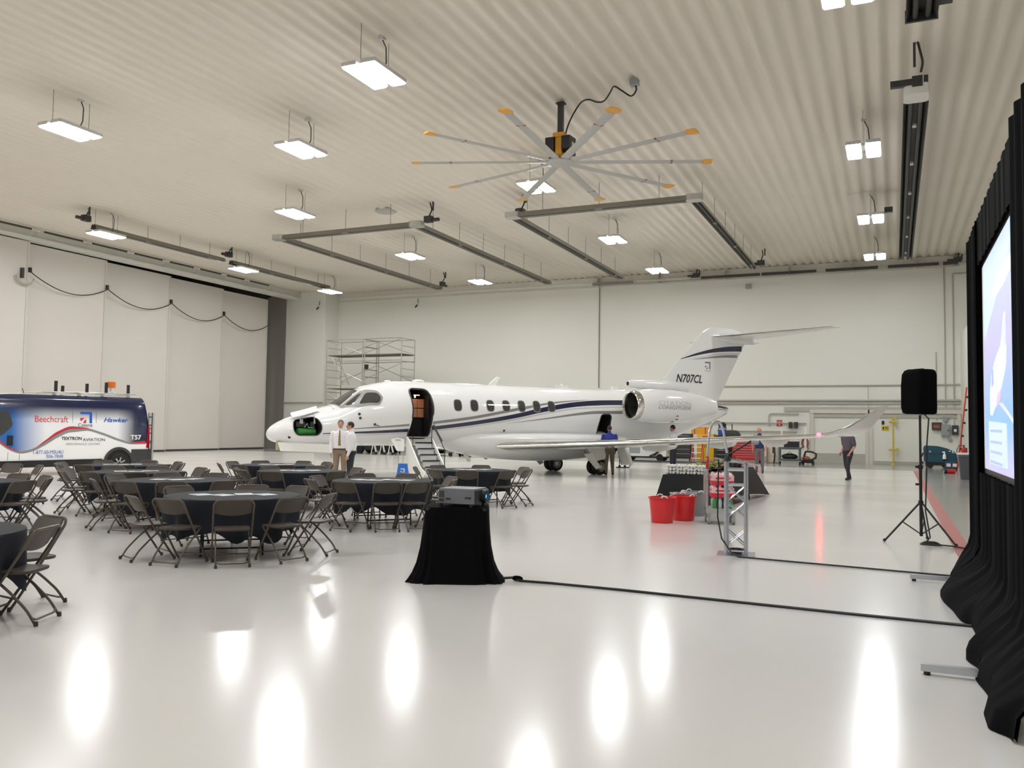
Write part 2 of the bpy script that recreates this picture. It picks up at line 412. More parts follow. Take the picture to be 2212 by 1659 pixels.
def wall_box(name, label, c, d, m, cat='electrical box', door=True):
    t_ = thing(name, label, cat, (c[0], c[1], c[2]))
    MB().rbox((0, 0, 0), d, .015).build('body', m, t_)
    if door: MB().box((0, -d[1] / 2 - .01, 0), (d[0] * .86, .02, d[2] * .88)).build('cover', m, t_); MB().box((d[0] * .3, -d[1] / 2 - .03, 0), (.04, .03, .1)).build('latch', m_black, t_)
    return t_
t_ = wall_box('relay_box', 'dark open relay box on the wall above the floor scrubber', (2.12, YB - .12, 2.12), (.48, .22, .4), m_darkgrey)
MB().box((0, -.135, -.02), (.34, .02, .18)).build('relay_face', m_brick, t_)
wall_box('switch_box', 'large grey switch box on the wall beside the dark relay box', (2.53, YB - .12, 1.9), (.42, .24, .62), m_grey_plastic)
t_ = wall_box('breaker_box', 'small grey breaker box closest to the orange pole', (2.99, YB - .12, 1.92), (.3, .22, .5), m_darkgrey)
MB().box((0, -.15, -.02), (.13, .01, .14)).build('paper_label', m_paper, t_)
wall_box('junction_box', 'round grey junction box above the large switch box', (2.53, YB - .1, 2.5), (.24, .18, .24), m_grey_plastic, door=False)
wall_box('socket_box', 'small grey socket box low above the floor scrubber', (2.75, YB - .1, 1.4), (.16, .14, .16), m_grey_plastic, door=False)
wall_box('keypad', 'small dark keypad on the wall above the yellow sign', (-.52, YB - .05, 2.28), (.13, .06, .2), m_black, 'keypad')
wall_box('control_box', 'dark olive pair control box on the wall above the service cart, first of two', (-5.36, YB - .1, 2.1), (.2, .2, .34), m_darkgrey)
wall_box('control_box', 'dark olive control box on the wall above the service cart, second of two', (-5.06, YB - .1, 2.1), (.2, .2, .34), m_darkgrey)
wall_box('speaker_box', 'small grey square box high on the back wall under the tube heater', (-7.7, YB - .1, 10.2), (.3, .2, .26), m_grey_plastic, 'box', door=False)
def sign_board(name, label, c, wd, h, m, fn=None, cat='sign'):
    t_ = thing(name, label, cat, c); MB().box((0, 0, 0), (wd, .02, h)).build('board', m, t_); return t_
t_ = sign_board('fire_sign', 'small red fire extinguisher sign with white arrow on the back wall', (-5.98, YB - .02, 2.2), .3, .36, m_red_tool)
for z, s_ in ((.1, 'FIRE'), (.02, 'EXTINGUISHER')):
    lettering(s_, lambda x, y, z=z: (x, -.013, y + z), m_white, t_, width=.22, height=.05)
MB().extrude([(-.07, -.012, -.05), (.07, -.012, -.05), (0, -.012, -.15)], (0, -.003, 0)).build('arrow', m_white, t_)
t_ = sign_board('notice_sign', 'small yellow notice sign beside the yellow pipe stand', (-.4, YB - .06, 1.98), .36, .26, mat('sign_yellow', (206, 178, 50), .5))
MB().box((-.1, -.013, 0), (.07, .005, .12)).build('pictogram', m_letters, t_)
MB().box((.06, -.013, .04), (.16, .005, .03)).build('print', m_letters, t_); MB().box((.06, -.013, -.03), (.16, .005, .03)).build('print', m_letters, t_)
# yellow stand pipe against the wall
t_ = thing('pipe_stand', 'tall yellow stand pipe with two valve clusters by the back wall', 'pipe stand', (-.02, YB - .25, 0))
MB().tube([(0, 0, .02), (0, 0, 2.55)], .045, 10).build('pipe', mat('pale_yellow_paint', (204, 184, 84), .5), t_)
MB().lathe([(.16, 0), (.16, .03), (.05, .05)], 12).build('base_plate', mat('pale_yellow_paint', (204, 184, 84), .5), t_)
for z in (.82, 2.35):
    MB().tube([(-.22, 0, z), (.24, 0, z)], .05, 8).build('valve', mat('pale_yellow_paint', (204, 184, 84), .5), t_); MB().lathe([(.1, -.02), (.1, .02)], 12, (.2, -.1, z), 'y').build('hand_wheel', mat('pale_yellow_paint', (204, 184, 84), .5), t_)
MB().box((0, 0, 2.52), (.3, .12, .06)).build('bracket', mat('pale_yellow_paint', (204, 184, 84), .5), t_)
# security cameras
def sec_cam(label, x, y, z, grp='security cameras'):
    t_ = thing('security_camera', label, 'camera', (x, y, z), 0, grp)
    MB().box((0, -.04, .1), (.12, .08, .2)).build('mount', m_white, t_); MB().tube([(0, -.1, .05), (0, -.3, -.12)], .05, 8).build('camera_body', m_black, t_); MB().cyl((.05, -.05, .2), (.05, -.05, .5), .02, 6).build('conduit', m_darkgrey, t_)
sec_cam('small dark camera high on the back wall beside the corner pier', -30.15, YB, 10.1)
sec_cam('small dark camera on the white corner pier', -37.3, 49.4, 10.05)

# ------------------------------------------------------------------ lamps
def make_lamp():
    t_ = thing('high_bay_light', 'x', 'ceiling light', (0, 0, 0), 0, 'high bay lights')
    for sx in (-.27, .27):
        b = MB().rbox((sx, 0, .06), (.42, 1.45, .1), .04); b.build('housing', m_lamp_body, t_)
        l = MB().rbox((sx, 0, -.005), (.36, 1.36, .03), .03); l.build('lamp_panel', m_lamp, t_)
    MB().box((0, 0, .13), (.35, .5, .08)).build('driver_box', m_lamp_body, t_)
    for y in (-.6, .6): MB().cyl((0, y, .11), (0, y, 1.05), .006, 4).build('hanger_wire', m_wire, t_)
    MB().tube([(.1, .2, .15), (.16, .26, .4), (.12, .3, .8), (0, .3, 1.05)], .016, 6).build('power_cord', m_wire, t_)
    MB().box((0, .3, 1.07), (.14, .14, .1)).build('junction_box', m_lamp_body, t_)
    return t_
lamp0 = make_lamp(); first = True
rows = [(-32.65, 'row beside the hangar door'), (-22.0, 'row over the van side tables'), (-11.45, 'row that passes the ceiling fan'), (-.75, 'row beside the straight dark heater')]
ys = [(44.3, 'closest to the back wall'), (36.4, 'second from the back wall'), (27.4, 'third from the back wall'), (17.1, 'fourth from the back wall'), (6.5, 'fifth from the back wall'), (-4.5, 'farthest from the back wall')]
lamps = [(x, y, 'twin panel ceiling light, %s, %s' % (a, b)) for x, a in rows for y, b in ys]
lamps.append((-16.7, 21.0, 'bright twin panel ceiling light standing out of line between two rows'))
for x, y, lab in lamps:
    if first: lamp0.location = (x, y, 10.2); lamp0['label'] = lab; first = False
    else: dup(lamp0, (x, y, 10.2), 0, lab)

# ------------------------------------------------------------------ ceiling fan
fan = thing('industrial_fan', 'huge ten blade ceiling fan with yellow tips and yellow motor frame', 'fan', (-8.86, 23.0, 9.5))
MB().box((0, 0, 1.3), (.15, .15, .95)).build('drop_pole', m_darkgrey, fan)
MB().box((0, 0, 1.76), (.26, .2, .04)).build('ceiling_plate', m_darkgrey, fan)
b = MB().box((0, 0, .45), (.2, .34, .8)); b.box((0, 0, .78), (.34, .4, .12)); b.build('motor_frame', m_yellow, fan)
MB().lathe([(.34, .02), (.3, .1), (.14, .26)], 16).build('motor_cone', m_yellow, fan)
for sx in (-1, 1): MB().extrude([(sx * .12, -.26, .32), (sx * .12, .26, .22), (sx * .12, .26, .74), (sx * .12, -.26, .7)], (sx * .26, 0, 0)).build('motor_cover', m_black, fan)
MB().box((.385, 0, .5), (.01, .12, .12)).build('rating_label', m_white, fan)
MB().lathe([(.0, -.06), (.3, -.06), (.42, -.02), (.42, .02), (.3, .04), (0, .04)], 24).build('hub', m_fan_blade, fan)
hub2 = MB()
for k in range(20):
    a = 2 * PI * k / 20; hub2.box((.38 * math.cos(a), .38 * math.sin(a), .05), (.05, .05, .05), a)
hub2.build('hub_bolts', m_darkgrey, fan)
def blade_ring(x, c, tw):
    out = []
    for cx, cz in ((-.5, 0), (-.2, .03), (.2, .03), (.5, 0), (.2, -.012), (-.2, -.012)):
        y, z = cx * c, cz; out.append((x, y * math.cos(tw) - z * math.sin(tw), y * math.sin(tw) + z * math.cos(tw)))
    return out
for k in range(10):
    a = math.radians(-87.5 + 36 * k); R = Matrix.Rotation(a, 3, 'Z')
    bl = MB().loft([[tuple(R @ Vector(p)) for p in blade_ring(x, .26, -.09)] for x in (.34, 1.5, 3.0, 4.15)]).build('blade', m_fan_blade, fan, 25)
    MB().loft([[tuple(R @ Vector(p)) for p in blade_ring(x, c_, -.09)] for x, c_ in ((4.1, .28), (4.25, .40), (4.4, .36))]).build('blade_tip', m_yellow, bl)
    MB().loft([[tuple(R @ Vector((p[0], p[1], p[2]))) for p in blade_ring(x, .29, -.09)] for x in (3.2, 3.26)]).build('blade_clip', m_brick, bl)
jb = tag(MB().box((-6.4, 22.2, 11.2), (.22, .22, .16)).build('fan_junction_box', m_grey_plastic), 'grey junction box on the ceiling where the fan cord ends', 'electrical box')
fc = MB().tube(smooth_line([(-8.7, 23.05, 10.05), (-8.72, 23.05, 10.35), (-8.55, 23.0, 10.75), (-8.2, 22.85, 11.12), (-7.9, 22.7, 11.13), (-7.65, 22.7, 11.02), (-7.4, 22.6, 10.98), (-7.15, 22.35, 11.08), (-6.95, 22.1, 11.14), (-6.75, 22.2, 11.02), (-6.55, 22.4, 10.92), (-6.38, 22.3, 11.02), (-6.38, 22.22, 11.14)]), .024, 6).build('fan_cable', m_black)
tag(fc, 'black wavy power cord from the ceiling fan to its junction box', 'cord')

# ------------------------------------------------------------------ radiant tube heaters
def heater_run(t_, p, q, hang=True, wires=None):
    """one straight run: reflector channel open at the bottom, dark burner tube inside, hangers"""
    p, q = Vector(p), Vector(q); d = (q - p); L = d.length; d.normalize(); n = Vector((-d.y, d.x, 0)); up = Vector((0, 0, 1))
    prof = [(-.19, -.1), (-.11, .1), (.11, .1), (.19, -.1), (.17, -.1), (.1, .08), (-.1, .08), (-.17, -.1)]
    b = MB().loft([[tuple(c + n * a + up * h) for a, h in prof] for c in (p, q)]); b.build('reflector', m_reflector, t_, 0)
    MB().cyl(p - up * .03, q - up * .03, .062, 8).build('burner_tube', m_tube, t_)
    k = int(L / 2.6) + 1
    for i in range(k):
        c = p + d * (L * (i + .5) / k)
        MB().cyl(c + up * .1, c + up * (ZC - c.z + .04), .009, 4).build('hanger_rod', m_wire, t_)
        if i % 2: MB().cyl(c - d * .16 - up * .03, c + d * .16 - up * .03, .085, 8).build('tube_coupler', m_reflector, t_)
def burner(t_, c, rz):
    b = MB().box((c[0], c[1], c[2] + .28), (.36, .24, .26), rz); b.build('burner_box', m_darkgrey, t_)
    MB().cyl((c[0] - .15 * math.cos(rz), c[1] - .15 * math.sin(rz), c[2] + .24), (c[0] - .5 * math.cos(rz), c[1] - .5 * math.sin(rz), c[2] + .24), .08, 8).build('blower', m_darkgrey, t_)
    MB().tube(arc([(c[0], c[1], c[2] + .4), (c[0] + .1, c[1] + .1, c[2] + .7), (c[0] + .05, c[1], ZC + .05)], .1), .03, 6).build('gas_hose', m_black, t_)
    MB().box((c[0] + .2, c[1], ZC - .1), (.06, .06, .4)).build('hanger_post', m_darkgrey, t_)
def corner(t_, c, m=m_light_metal): MB().rbox((c[0], c[1], c[2]), (.6, .5, .22), .14, 3).build('corner_elbow', m, t_)
hz = 10.3
h1 = thing('tube_heater', 'U-shaped grey radiant tube heater closest to the hangar door corner', 'heater', group='ceiling tube heaters')
heater_run(h1, (-25.6, 31.0, hz), (-18.6, 31.0, hz)); heater_run(h1, (-25.7, 31.2, hz), (-25.6, 46.0, hz)); heater_run(h1, (-18.5, 31.2, hz), (-18.5, 46.4, hz))
corner(h1, (-25.75, 31.0, hz)); corner(h1, (-18.45, 31.0, hz)); burner(h1, (-18.1, 31.4, hz), PI); burner(h1, (-25.5, 46.1, hz), -PI / 2)
h2 = thing('tube_heater', 'U-shaped grey radiant tube heater behind the ceiling fan', 'heater', group='ceiling tube heaters')
heater_run(h2, (-13.9, 31.1, hz), (-6.8, 31.1, hz)); heater_run(h2, (-14.0, 31.3, hz), (-14.0, 46.2, hz)); heater_run(h2, (-6.65, 31.3, hz), (-6.6, 45.7, hz))
corner(h2, (-14.0, 31.1, hz)); corner(h2, (-6.65, 31.1, hz)); burner(h2, (-13.9, 31.7, hz), PI / 2); burner(h2, (-6.3, 45.9, hz), 0)
h3 = thing('tube_heater', 'straight wide dark tube heater beside the projection screen drape', 'heater', group='ceiling tube heaters')
def wide_heater(t_, x, y0, y1, z):
    p, q = Vector((x, y0, z)), Vector((x, y1, z)); up = Vector((0, 0, 1))
    prof = [(-.3, -.12), (-.2, .1), (.2, .1), (.3, -.12), (.28, -.12), (.18, .08), (-.18, .08), (-.28, -.12)]
    MB().loft([[(x + a, yy, z + h) for a, h in prof] for yy in (y0, y1)]).build('reflector', m_tube, t_, 0)
    for sx in (-.12, .12): MB().cyl((x + sx, y0, z - .03), (x + sx, y1, z - .03), .06, 8).build('burner_tube', m_darkgrey, t_)
    for i in range(6):
        yy = y0 + (y1 - y0) * (i + .5) / 6
        for sx in (-.2, .2): MB().cyl((x + sx, yy, z + .1), (x + sx, yy, ZC + .03), .008, 4).build('hanger_rod', m_wire, t_)
        MB().box((x, yy, z - .1), (.1, .2, .06)).build('tube_support', m_lamp_body, t_)
wide_heater(h3, .6, 23.8, 45.6, hz)
MB().rbox((.6, 23.5, hz + .03), (.58, .7, .26), .12).build('end_cap', m_white, h3)
b = MB().box((.25, 23.2, hz + .2), (.5, .14, .16)); b.box((.62, 23.2, hz + .2), (.24, .2, .26)); b.box((.82, 23.3, hz + .22), (.1, .14, .3)); b.build('burner_box', m_darkgrey, h3)
MB().tube(arc([(.7, 23.1, hz + .4), (.75, 23.0, hz + .6), (.62, 22.6, ZC + .05)], .1), .03, 6).build('gas_hose', m_black, h3)
MB().box((.55, 22.7, ZC - .25), (.06, .06, .6)).build('hanger_post', m_darkgrey, h3)
MB().box((-.1, 35.9, hz + .1), (.3, .2, .2)).build('control_box', m_darkgrey, h3)
h4 = thing('tube_heater', 'end of another wide dark tube heater at the top edge of the view', 'heater', group='ceiling tube heaters')
wide_heater(h4, .6, 6.0, 19.0, hz); MB().box((.6, 19.0, hz), (.62, .06, .26)).build('end_plate', m_darkgrey, h4)
b = MB().box((1.0, 18.6, hz + .1), (.3, .2, .2)); b.build('burner_box', m_darkgrey, h4)
h5 = thing('tube_heater', 'straight thin grey tube heater alongside the hangar door header', 'heater', group='ceiling tube heaters')
heater_run(h5, (-33.0, 27.0, hz + .25), (-33.0, 35.2, hz + .25)); heater_run(h5, (-33.0, 35.8, hz + .25), (-33.0, 44.6, hz + .25)); burner(h5, (-33.0, 26.6, hz + .25), PI / 2); burner(h5, (-33.0, 35.6, hz + .35), PI / 2)
h6 = thing('wall_heater', 'long tube heater level along the top of the back wall with dark and bright lengths', 'heater')
xs_ = [(-17.2, -14.6, 0), (-14.4, -11.0, 1), (-10.4, -7.0, 2), (-6.9, -3.9, 2), (-3.4, -.7, 2), (-.2, 2.3, 2), (2.5, 3.2, 2)]
for x0, x1, k in xs_:
    MB().box(((x0 + x1) / 2, YB - .42, 10.82), (x1 - x0, .2, .13)).build('heater_length', (m_reflector, m_chrome, m_tube)[k], h6)
MB().cyl((-17.2, YB - .42, 10.82), (3.6, YB - .42, 10.82), .045, 8).build('burner_tube', m_pipe, h6)
for x in (-16.9, -13.0, -9.0, -5.4, -2.0, 1.2, 3.0): MB().box((x, YB - .3, 10.95), (.05, .3, .5)).build('bracket', m_pipe, h6)
burner(h6, (-10.7, YB - .45, 10.7), 0); burner(h6, (3.2, YB - .45, 10.7), 0)
vent = tag(MB().lathe([(.42, .0), (.5, .05), (.5, .09)], 20, (-20.6, 31.9, ZC - .02)).build('ceiling_vent', m_grey_band, smooth=30), 'round grey vent disc on the ceiling between the two heaters', 'vent')
# ------------------------------------------------------------------ the business jet
# local frame: x = aft from the nose, y = port (towards the tables), z = up
jet = thing('business_jet', 'white twin engine business jet with navy and grey stripes and open airstair', 'aircraft', (-18.34, 21.70, 0), math.atan2(.810, .586))
# aft axis is (.586,.810); the port side is to the right of it, so local +y (left of aft) is starboard: flip y when building
def FY(p): return (p[0], -p[1], p[2])
class JB(MB):
    def build(s, *a, **k):
        s.v = [FY(p) for p in s.v]; s.f = [tuple(reversed(f)) for f in s.f]
        return MB.build(s, *a, **k)
TS = [0, .04, .13, .3, .5, .9, 1.3, 1.7, 2.05, 2.3, 2.6, 2.87, 3.2, 3.75, 4.2, 5, 9, 13, 14.5, 15.5, 16.3, 17.05, 18, 18.9, 19.5, 19.9, 20.0]
ZT = [1.42, 1.53, 1.63, 1.76, 1.86, 2.01, 2.15, 2.285, 2.39, 2.54, 2.74, 2.9, 3.05, 3.19, 3.255, 3.28, 3.285, 3.3, 3.35, 3.33, 3.28, 3.2, 3.08, 2.94, 2.84, 2.74, 2.68]
ZB = [1.37, 1.27, 1.19, 1.13, 1.095, 1.06, 1.05, 1.04, 1.035, 1.03, 1.03, 1.03, 1.03, 1.03, 1.03, 1.03, 1.03, 1.03, 1.06, 1.15, 1.29, 1.47, 1.77, 2.07, 2.28, 2.46, 2.62]
WW = [.02, .13, .24, .37, .48, .63, .74, .83, .9, .94, .99, 1.03, 1.07, 1.1, 1.115, 1.12, 1.12, 1.12, 1.1, 1.04, .96, .86, .68, .47, .32, .16, .03]
fzt, fzb, fw = pchip(TS, ZT), pchip(TS, ZB), pchip(TS, WW)
def S(t, phi, eps=0.0):
    """point on the fuselage skin: phi 0 = crown, 90 = port side, 180 = keel"""
    zt, zb, w_ = fzt(t), fzb(t), fw(t); zc = (zt + zb) / 2; h = (zt - zb) / 2
    a = math.radians(phi); return (t, (w_ + eps) * math.sin(a), zc + (h + eps) * math.cos(a))
def phi_of(t, z):
    zt, zb = fzt(t), fzb(t); zc = (zt + zb) / 2; h = (zt - zb) / 2
    return math.degrees(math.acos(max(-1, min(1, (z - zc) / h))))
def side(t, z, eps=0.006): return S(t, phi_of(t, z), eps)
ts = sorted(set([0, .02, .04, .08, .13, .2, .3, .4] + [round(.5 + .05 * k, 3) for k in range(78)] + [4.4 + .25 * k for k in range(39)] + [14 + .25 * k for k in range(24)] + [20.0]))
def outward(bm):
    bmesh.ops.recalc_face_normals(bm, faces=bm.faces)
    if bm.calc_volume(signed=True) < 0: bmesh.ops.reverse_faces(bm, faces=bm.faces)
fus = JB(); fus.recalc = False
fus.loft([[S(t, 360 * k / 96) for k in range(96)] for t in ts])
me_f = fus.mesh('fuselage', [m_white_gloss, m_interior], 40)
# flip y by hand (boolean works on the finished object)
bm = bmesh.new(); bm.from_mesh(me_f)
for v in bm.verts: v.co.y = -v.co.y
outward(bm); bm.to_mesh(me_f); bm.free()
fo = bpy.data.objects.new('fuselage', me_f); COL.objects.link(fo)
def rounded(poly, r, n=5):
    P = [Vector((p[0], p[1], 0)) for p in poly]; out = []
    for i in range(len(P)):
        a, b, c = P[i - 1], P[i], P[(i + 1) % len(P)]; d1, d2 = a - b, c - b; k = min(r, d1.length * .48, d2.length * .48)
        p, q = b + d1.normalized() * k, b + d2.normalized() * k
        for j in range(n + 1):
            t = j / n; v = p * (1 - t) ** 2 + b * 2 * t * (1 - t) + q * t * t; out.append((v.x, v.y))
    return out
door_poly = rounded([(4.52, 3.0), (5.26, 2.98), (5.37, 2.4), (5.30, 1.3), (4.5, 1.3), (4.62, 2.3)], .22)
bay_poly = rounded([(.74, 1.84), (1.42, 1.99), (1.60, 1.64), (1.52, 1.36), (.84, 1.36), (.72, 1.55)], .2)
bag_poly = rounded([(12.38, 2.27), (12.86, 2.27), (12.84, 1.42), (12.3, 1.42), (12.26, 1.8)], .14)
cut = []
for poly, y0, y1 in ((door_poly, -.55, 1.6), (bay_poly, .08, 1.4), (bag_poly, .35, 1.6)):
    c_ = JB(); c_.extrude([(t, y0, z) for t, z in poly], (0, y1 - y0, 0))
    me = c_.mesh('cutter', [m_interior, m_interior], 0)
    bm = bmesh.new(); bm.from_mesh(me)
    for v in bm.verts: v.co.y = -v.co.y
    outward(bm); bm.to_mesh(me); bm.free()
    me.polygons.foreach_set('material_index', [1] * len(me.polygons))
    co = bpy.data.objects.new('cutter', me); COL.objects.link(co); cut.append(co)
    md = fo.modifiers.new('cut', 'BOOLEAN'); md.object = co; md.operation = 'DIFFERENCE'; md.solver = 'EXACT'
bpy.context.view_layer.update()
me2 = bpy.data.meshes.new_from_object(fo.evaluated_get(bpy.context.evaluated_depsgraph_get()))
fo.modifiers.clear(); fo.data = me2; me2.name = 'fuselage'
for c_ in cut: bpy.data.objects.remove(c_)
me2.polygons.foreach_set('use_smooth', [True] * len(me2.polygons)); me2.set_sharp_from_angle(angle=math.radians(38))
fo.parent = jet

def patch(poly, eps, name, m, parent, rings=5, fn=None, ky=0.0):
    """a plate that follows the skin: poly is a list of (t, z) on the port side, star-shaped about its centre"""
    fn = fn or (lambda t, z: side(t, z, eps))
    if ky: poly = densify(poly, .06, ky)
    cx = (min(p[0] for p in poly) + max(p[0] for p in poly)) / 2; cz = (min(p[1] for p in poly) + max(p[1] for p in poly)) / 2; n = len(poly)
    V = [fn(cx, cz)]; F = []
    for r in range(1, rings + 1):
        k = r / rings; V += [fn(cx + (p[0] - cx) * k, cz + (p[1] - cz) * k) for p in poly]
    F += [(0, 1 + i, 1 + (i + 1) % n) for i in range(n)]
    for r in range(rings - 1):
        a = 1 + r * n; b = a + n; F += [(a + i, b + i, b + (i + 1) % n, a + (i + 1) % n) for i in range(n)]
    b_ = JB(); b_.recalc = False; b_.add(V, F); return b_.build(name, m, parent, 60)
def band(curve, name, m, parent, eps=.004, fn=None, rows_=3, label=None):
    """a stripe that follows the skin: curve is a list of (t, z centre, half height)"""
    T = [c[0] for c in curve]; fz, fh = pchip(T, [c[1] for c in curve]), pchip(T, [c[2] for c in curve])
    n = max(8, int((T[-1] - T[0]) / .12)); fn = fn or (lambda t, z: side(t, z, eps))
    V = []; F = []
    for i in range(n + 1):
        t = T[0] + (T[-1] - T[0]) * i / n
        for j in range(rows_): V.append(fn(t, fz(t) + fh(t) * (2 * j / (rows_ - 1) - 1)))
    for i in range(n):
        for j in range(rows_ - 1): F.append((i * rows_ + j, (i + 1) * rows_ + j, (i + 1) * rows_ + j + 1, i * rows_ + j + 1))
    b_ = JB(); b_.recalc = False; b_.add(V, F); o = b_.build(name, m, parent, 60)
    if label: o['label'] = label
    return o
def cut_band(curve, t0, t1):
    T = [c[0] for c in curve]; fz, fh = pchip(T, [c[1] for c in curve]), pchip(T, [c[2] for c in curve])
    return [(t, fz(t), fh(t)) for t in np.linspace(t0, t1, max(4, int((t1 - t0) / .6)))]
navy = [(1.62, 1.43, .012), (3, 1.485, .036), (4.6, 1.575, .055), (6.5, 1.79, .066), (8.4, 2.09, .075), (10, 2.42, .085), (11.4, 2.63, .09), (12.6, 2.715, .095), (13.6, 2.745, .095)]
grey1 = [(2.6, 1.60, .012), (4.4, 1.74, .036), (6.53, 1.985, .05), (8.4, 2.32, .05), (9.96, 2.6, .035), (11.0, 2.73, .02), (11.9, 2.80, .004)]
for c_, nm, m_, lab in ((navy, 'stripe', m_navy, 'navy cheatline'), (grey1, 'stripe', m_stripe_grey, 'grey cheatline')):
    T0, T1 = c_[0][0], c_[-1][0]
    band(cut_band(c_, T0, 4.5), nm, m_, jet, label=lab); band(cut_band(c_, 5.36, T1), nm, m_, jet, label=lab)
band([(1.62, 1.37, .006), (3, 1.40, .01), (4.48, 1.47, .012)], 'pinstripe', m_stripe_light, jet)
band([(5.36, 1.55, .014), (6.5, 1.68, .016), (8.4, 1.965, .02), (10, 2.27, .022), (11.4, 2.47, .022), (13.4, 2.57, .02)], 'pinstripe', m_stripe_light, jet)
band([(8.3, 1.86, .003), (9.34, 1.985, .014), (10.34, 2.12, .03), (11.3, 2.25, .045), (12.12, 2.33, .055), (13.4, 2.36, .06)], 'stripe', m_stripe_grey, jet, label='grey lower swoosh')
# cabin windows
for k in range(7):
    tc, zc = 6.29 + .643 * k, 2.455 + .008 * k
    sup = lambda a, b, n=3.0: [(tc + a * math.copysign(abs(math.cos(q)) ** (2 / n), math.cos(q)), zc + b * math.copysign(abs(math.sin(q)) ** (2 / n), math.sin(q))) for q in np.linspace(0, 2 * PI, 25)[:-1]]
    fr = patch(sup(.165, .215), .004, 'cabin_window', m_frame_grey, jet)
    patch(sup(.14, .19), .007, 'pane', m_glass_dark, fr)
# flight deck glazing on the port side, then the starboard half of the windscreen
ph = lambda t, p, e: S(t, p, e)
def glaze(poly, eps, name, m, parent, mirror=False):
    sgn = -1 if mirror else 1
    return patch(poly, eps, name, m, parent, 12, fn=lambda t, p: (lambda q: (q[0], sgn * q[1], q[2]))(S(t, p, eps)), ky=.017)
def rg(poly, r): return [(t, p / .018) for t, p in rounded([(t, p * .018) for t, p in poly], r)]
FRAME = rg([(2.02, 3), (2.93, 3), (2.99, 23), (3.46, 41), (3.60, 59), (3.45, 73), (2.74, 66), (2.22, 48)], .09)
gf = glaze(FRAME, .008, 'windscreen_frame', m_frame_grey, jet)
glaze(rg([(2.06, 4), (2.87, 4), (2.88, 20), (2.21, 37)], .03), .015, 'windscreen', m_glass_dark, gf)
glaze(rg([(2.37, 43), (2.84, 33), (2.94, 35), (2.60, 53), (2.45, 50)], .03), .015, 'side_pane', m_glass_dark, gf)
glaze(rg([(2.76, 59), (3.06, 38.5), (3.42, 46), (3.52, 59), (3.42, 68.5)], .11), .015, 'side_window', m_glass_dark, gf)
gs = glaze(FRAME, .008, 'windscreen_frame', m_frame_grey, jet, True)
glaze(rg([(2.06, 4), (2.87, 4), (2.88, 20), (2.21, 37)], .03), .015, 'windscreen', m_glass_dark, gs, True)
JB().tube([S(2.24 + (2.96 - 2.24) * k / 8, 40 + (25 - 40) * k / 8, .012) for k in range(9)], [.03] * 9, 6).build('windscreen_post', m_white_gloss, jet)
JB().tube([S(2.02, a, .02) for a in range(5, 42, 9)], .018, 6).build('wiper_fairing', m_white_gloss, jet)
# nose bay: contents and raised lid
JB().tube([(.85, .42, 1.47), (.9, .42, 1.47), (1.46, .40, 1.47), (1.5, .40, 1.47)], [.07, .13, .13, .07], 14).build('oxygen_bottle', m_green_tank, jet)
b = JB(); b.box((1.0, .3, 1.72), (.3, .2, .16)); b.box((1.38, .35, 1.66), (.14, .2, .3)); b.box((1.15, .2, 1.62), (.5, .1, .05)); b.build('avionics_box', m_darkgrey, jet)
JB().tube([(1.1, .45, 1.62), (1.18, .52, 1.75), (1.22, .5, 1.62), (1.4, .5, 1.6)], .018, 6).build('bay_hose', m_light_metal, jet)
for t in (1.02, 1.44): JB().cyl((t, .45, 1.74), (t, .42, 1.92), .045, 8).build('canister', m_light_metal, jet)
JB().tube([side(t, z, .0) for t, z in bay_poly], .016, 6, closed=True).build('bay_seal', m_darkgrey, jet)
lid = JB(); lid.loft([[(t, .50 - .28 * v - .06 * math.sin(PI * v), zt + (.04 + .15 * v) + th) for v, th in ((0, 0), (.5, 0), (1, 0), (1, .03), (.5, .03), (0, .03))] for t, zt in ((.70, 1.87), (1.05, 1.96), (1.55, 2.11))])
lid.build('nose_bay_lid', m_white_gloss, jet)
JB().tube([(.92, .6, 1.74), (.95, .5, 1.96)], .012, 6).build('lid_strut', m_light_metal, jet); JB().tube([(1.38, .68, 1.9), (1.35, .52, 2.1)], .012, 6).build('lid_strut', m_light_metal, jet)
# small probes and lights
for t, z in ((2.75, 2.08), (2.78, 1.95), (3.28, 1.75), (.62, 1.3), (8.2, 1.6)):
    p = side(t, z, 0); JB().lathe([(.045, -.01), (.045, .015), (.0, .03)], 10, p, 'y').build('probe', m_darkgrey, jet)
JB().tube([side(3.3, 1.74, .02), side(3.42, 1.72, .06)], .014, 6).build('pitot_tube', m_darkgrey, jet)
def fin_blade(pts, y, th, name): JB().extrude([(t, y - th / 2, z) for t, z in pts], (0, th, 0)).build(name, m_white, jet)
fin_blade([(8.05, 3.27), (8.35, 3.27), (8.55, 3.58), (8.42, 3.58)], 0, .05, 'blade_antenna')
JB().lathe([(.22, 0), (.2, .05), (.1, .08), (0, .08)], 12, (5.25, 0, 3.27)).build('dome_antenna', m_white, jet)
JB().lathe([(.12, 0), (.1, .04), (0, .05)], 12, (4.1, 0, 3.235)).build('dome_antenna', m_white, jet)
JB().box((11.3, 0, 3.31), (.5, .12, .1)).build('antenna_fairing', m_white, jet); JB().cyl((11.3, 0, 3.33), (11.3, 0, 3.44), .06, 8).build('beacon', m_white, jet)
JB().box((13.7, .2, 3.35), (.3, .1, .12)).build('antenna_fairing', m_white, jet)
for t, l in ((6.9, .3), (7.6, .22)): fin_blade([(t, .9), (t + .28, .86), (t + .42, .86 - l - .1), (t + .3, .86 - l - .1)], .1, .03, 'blade_antenna')
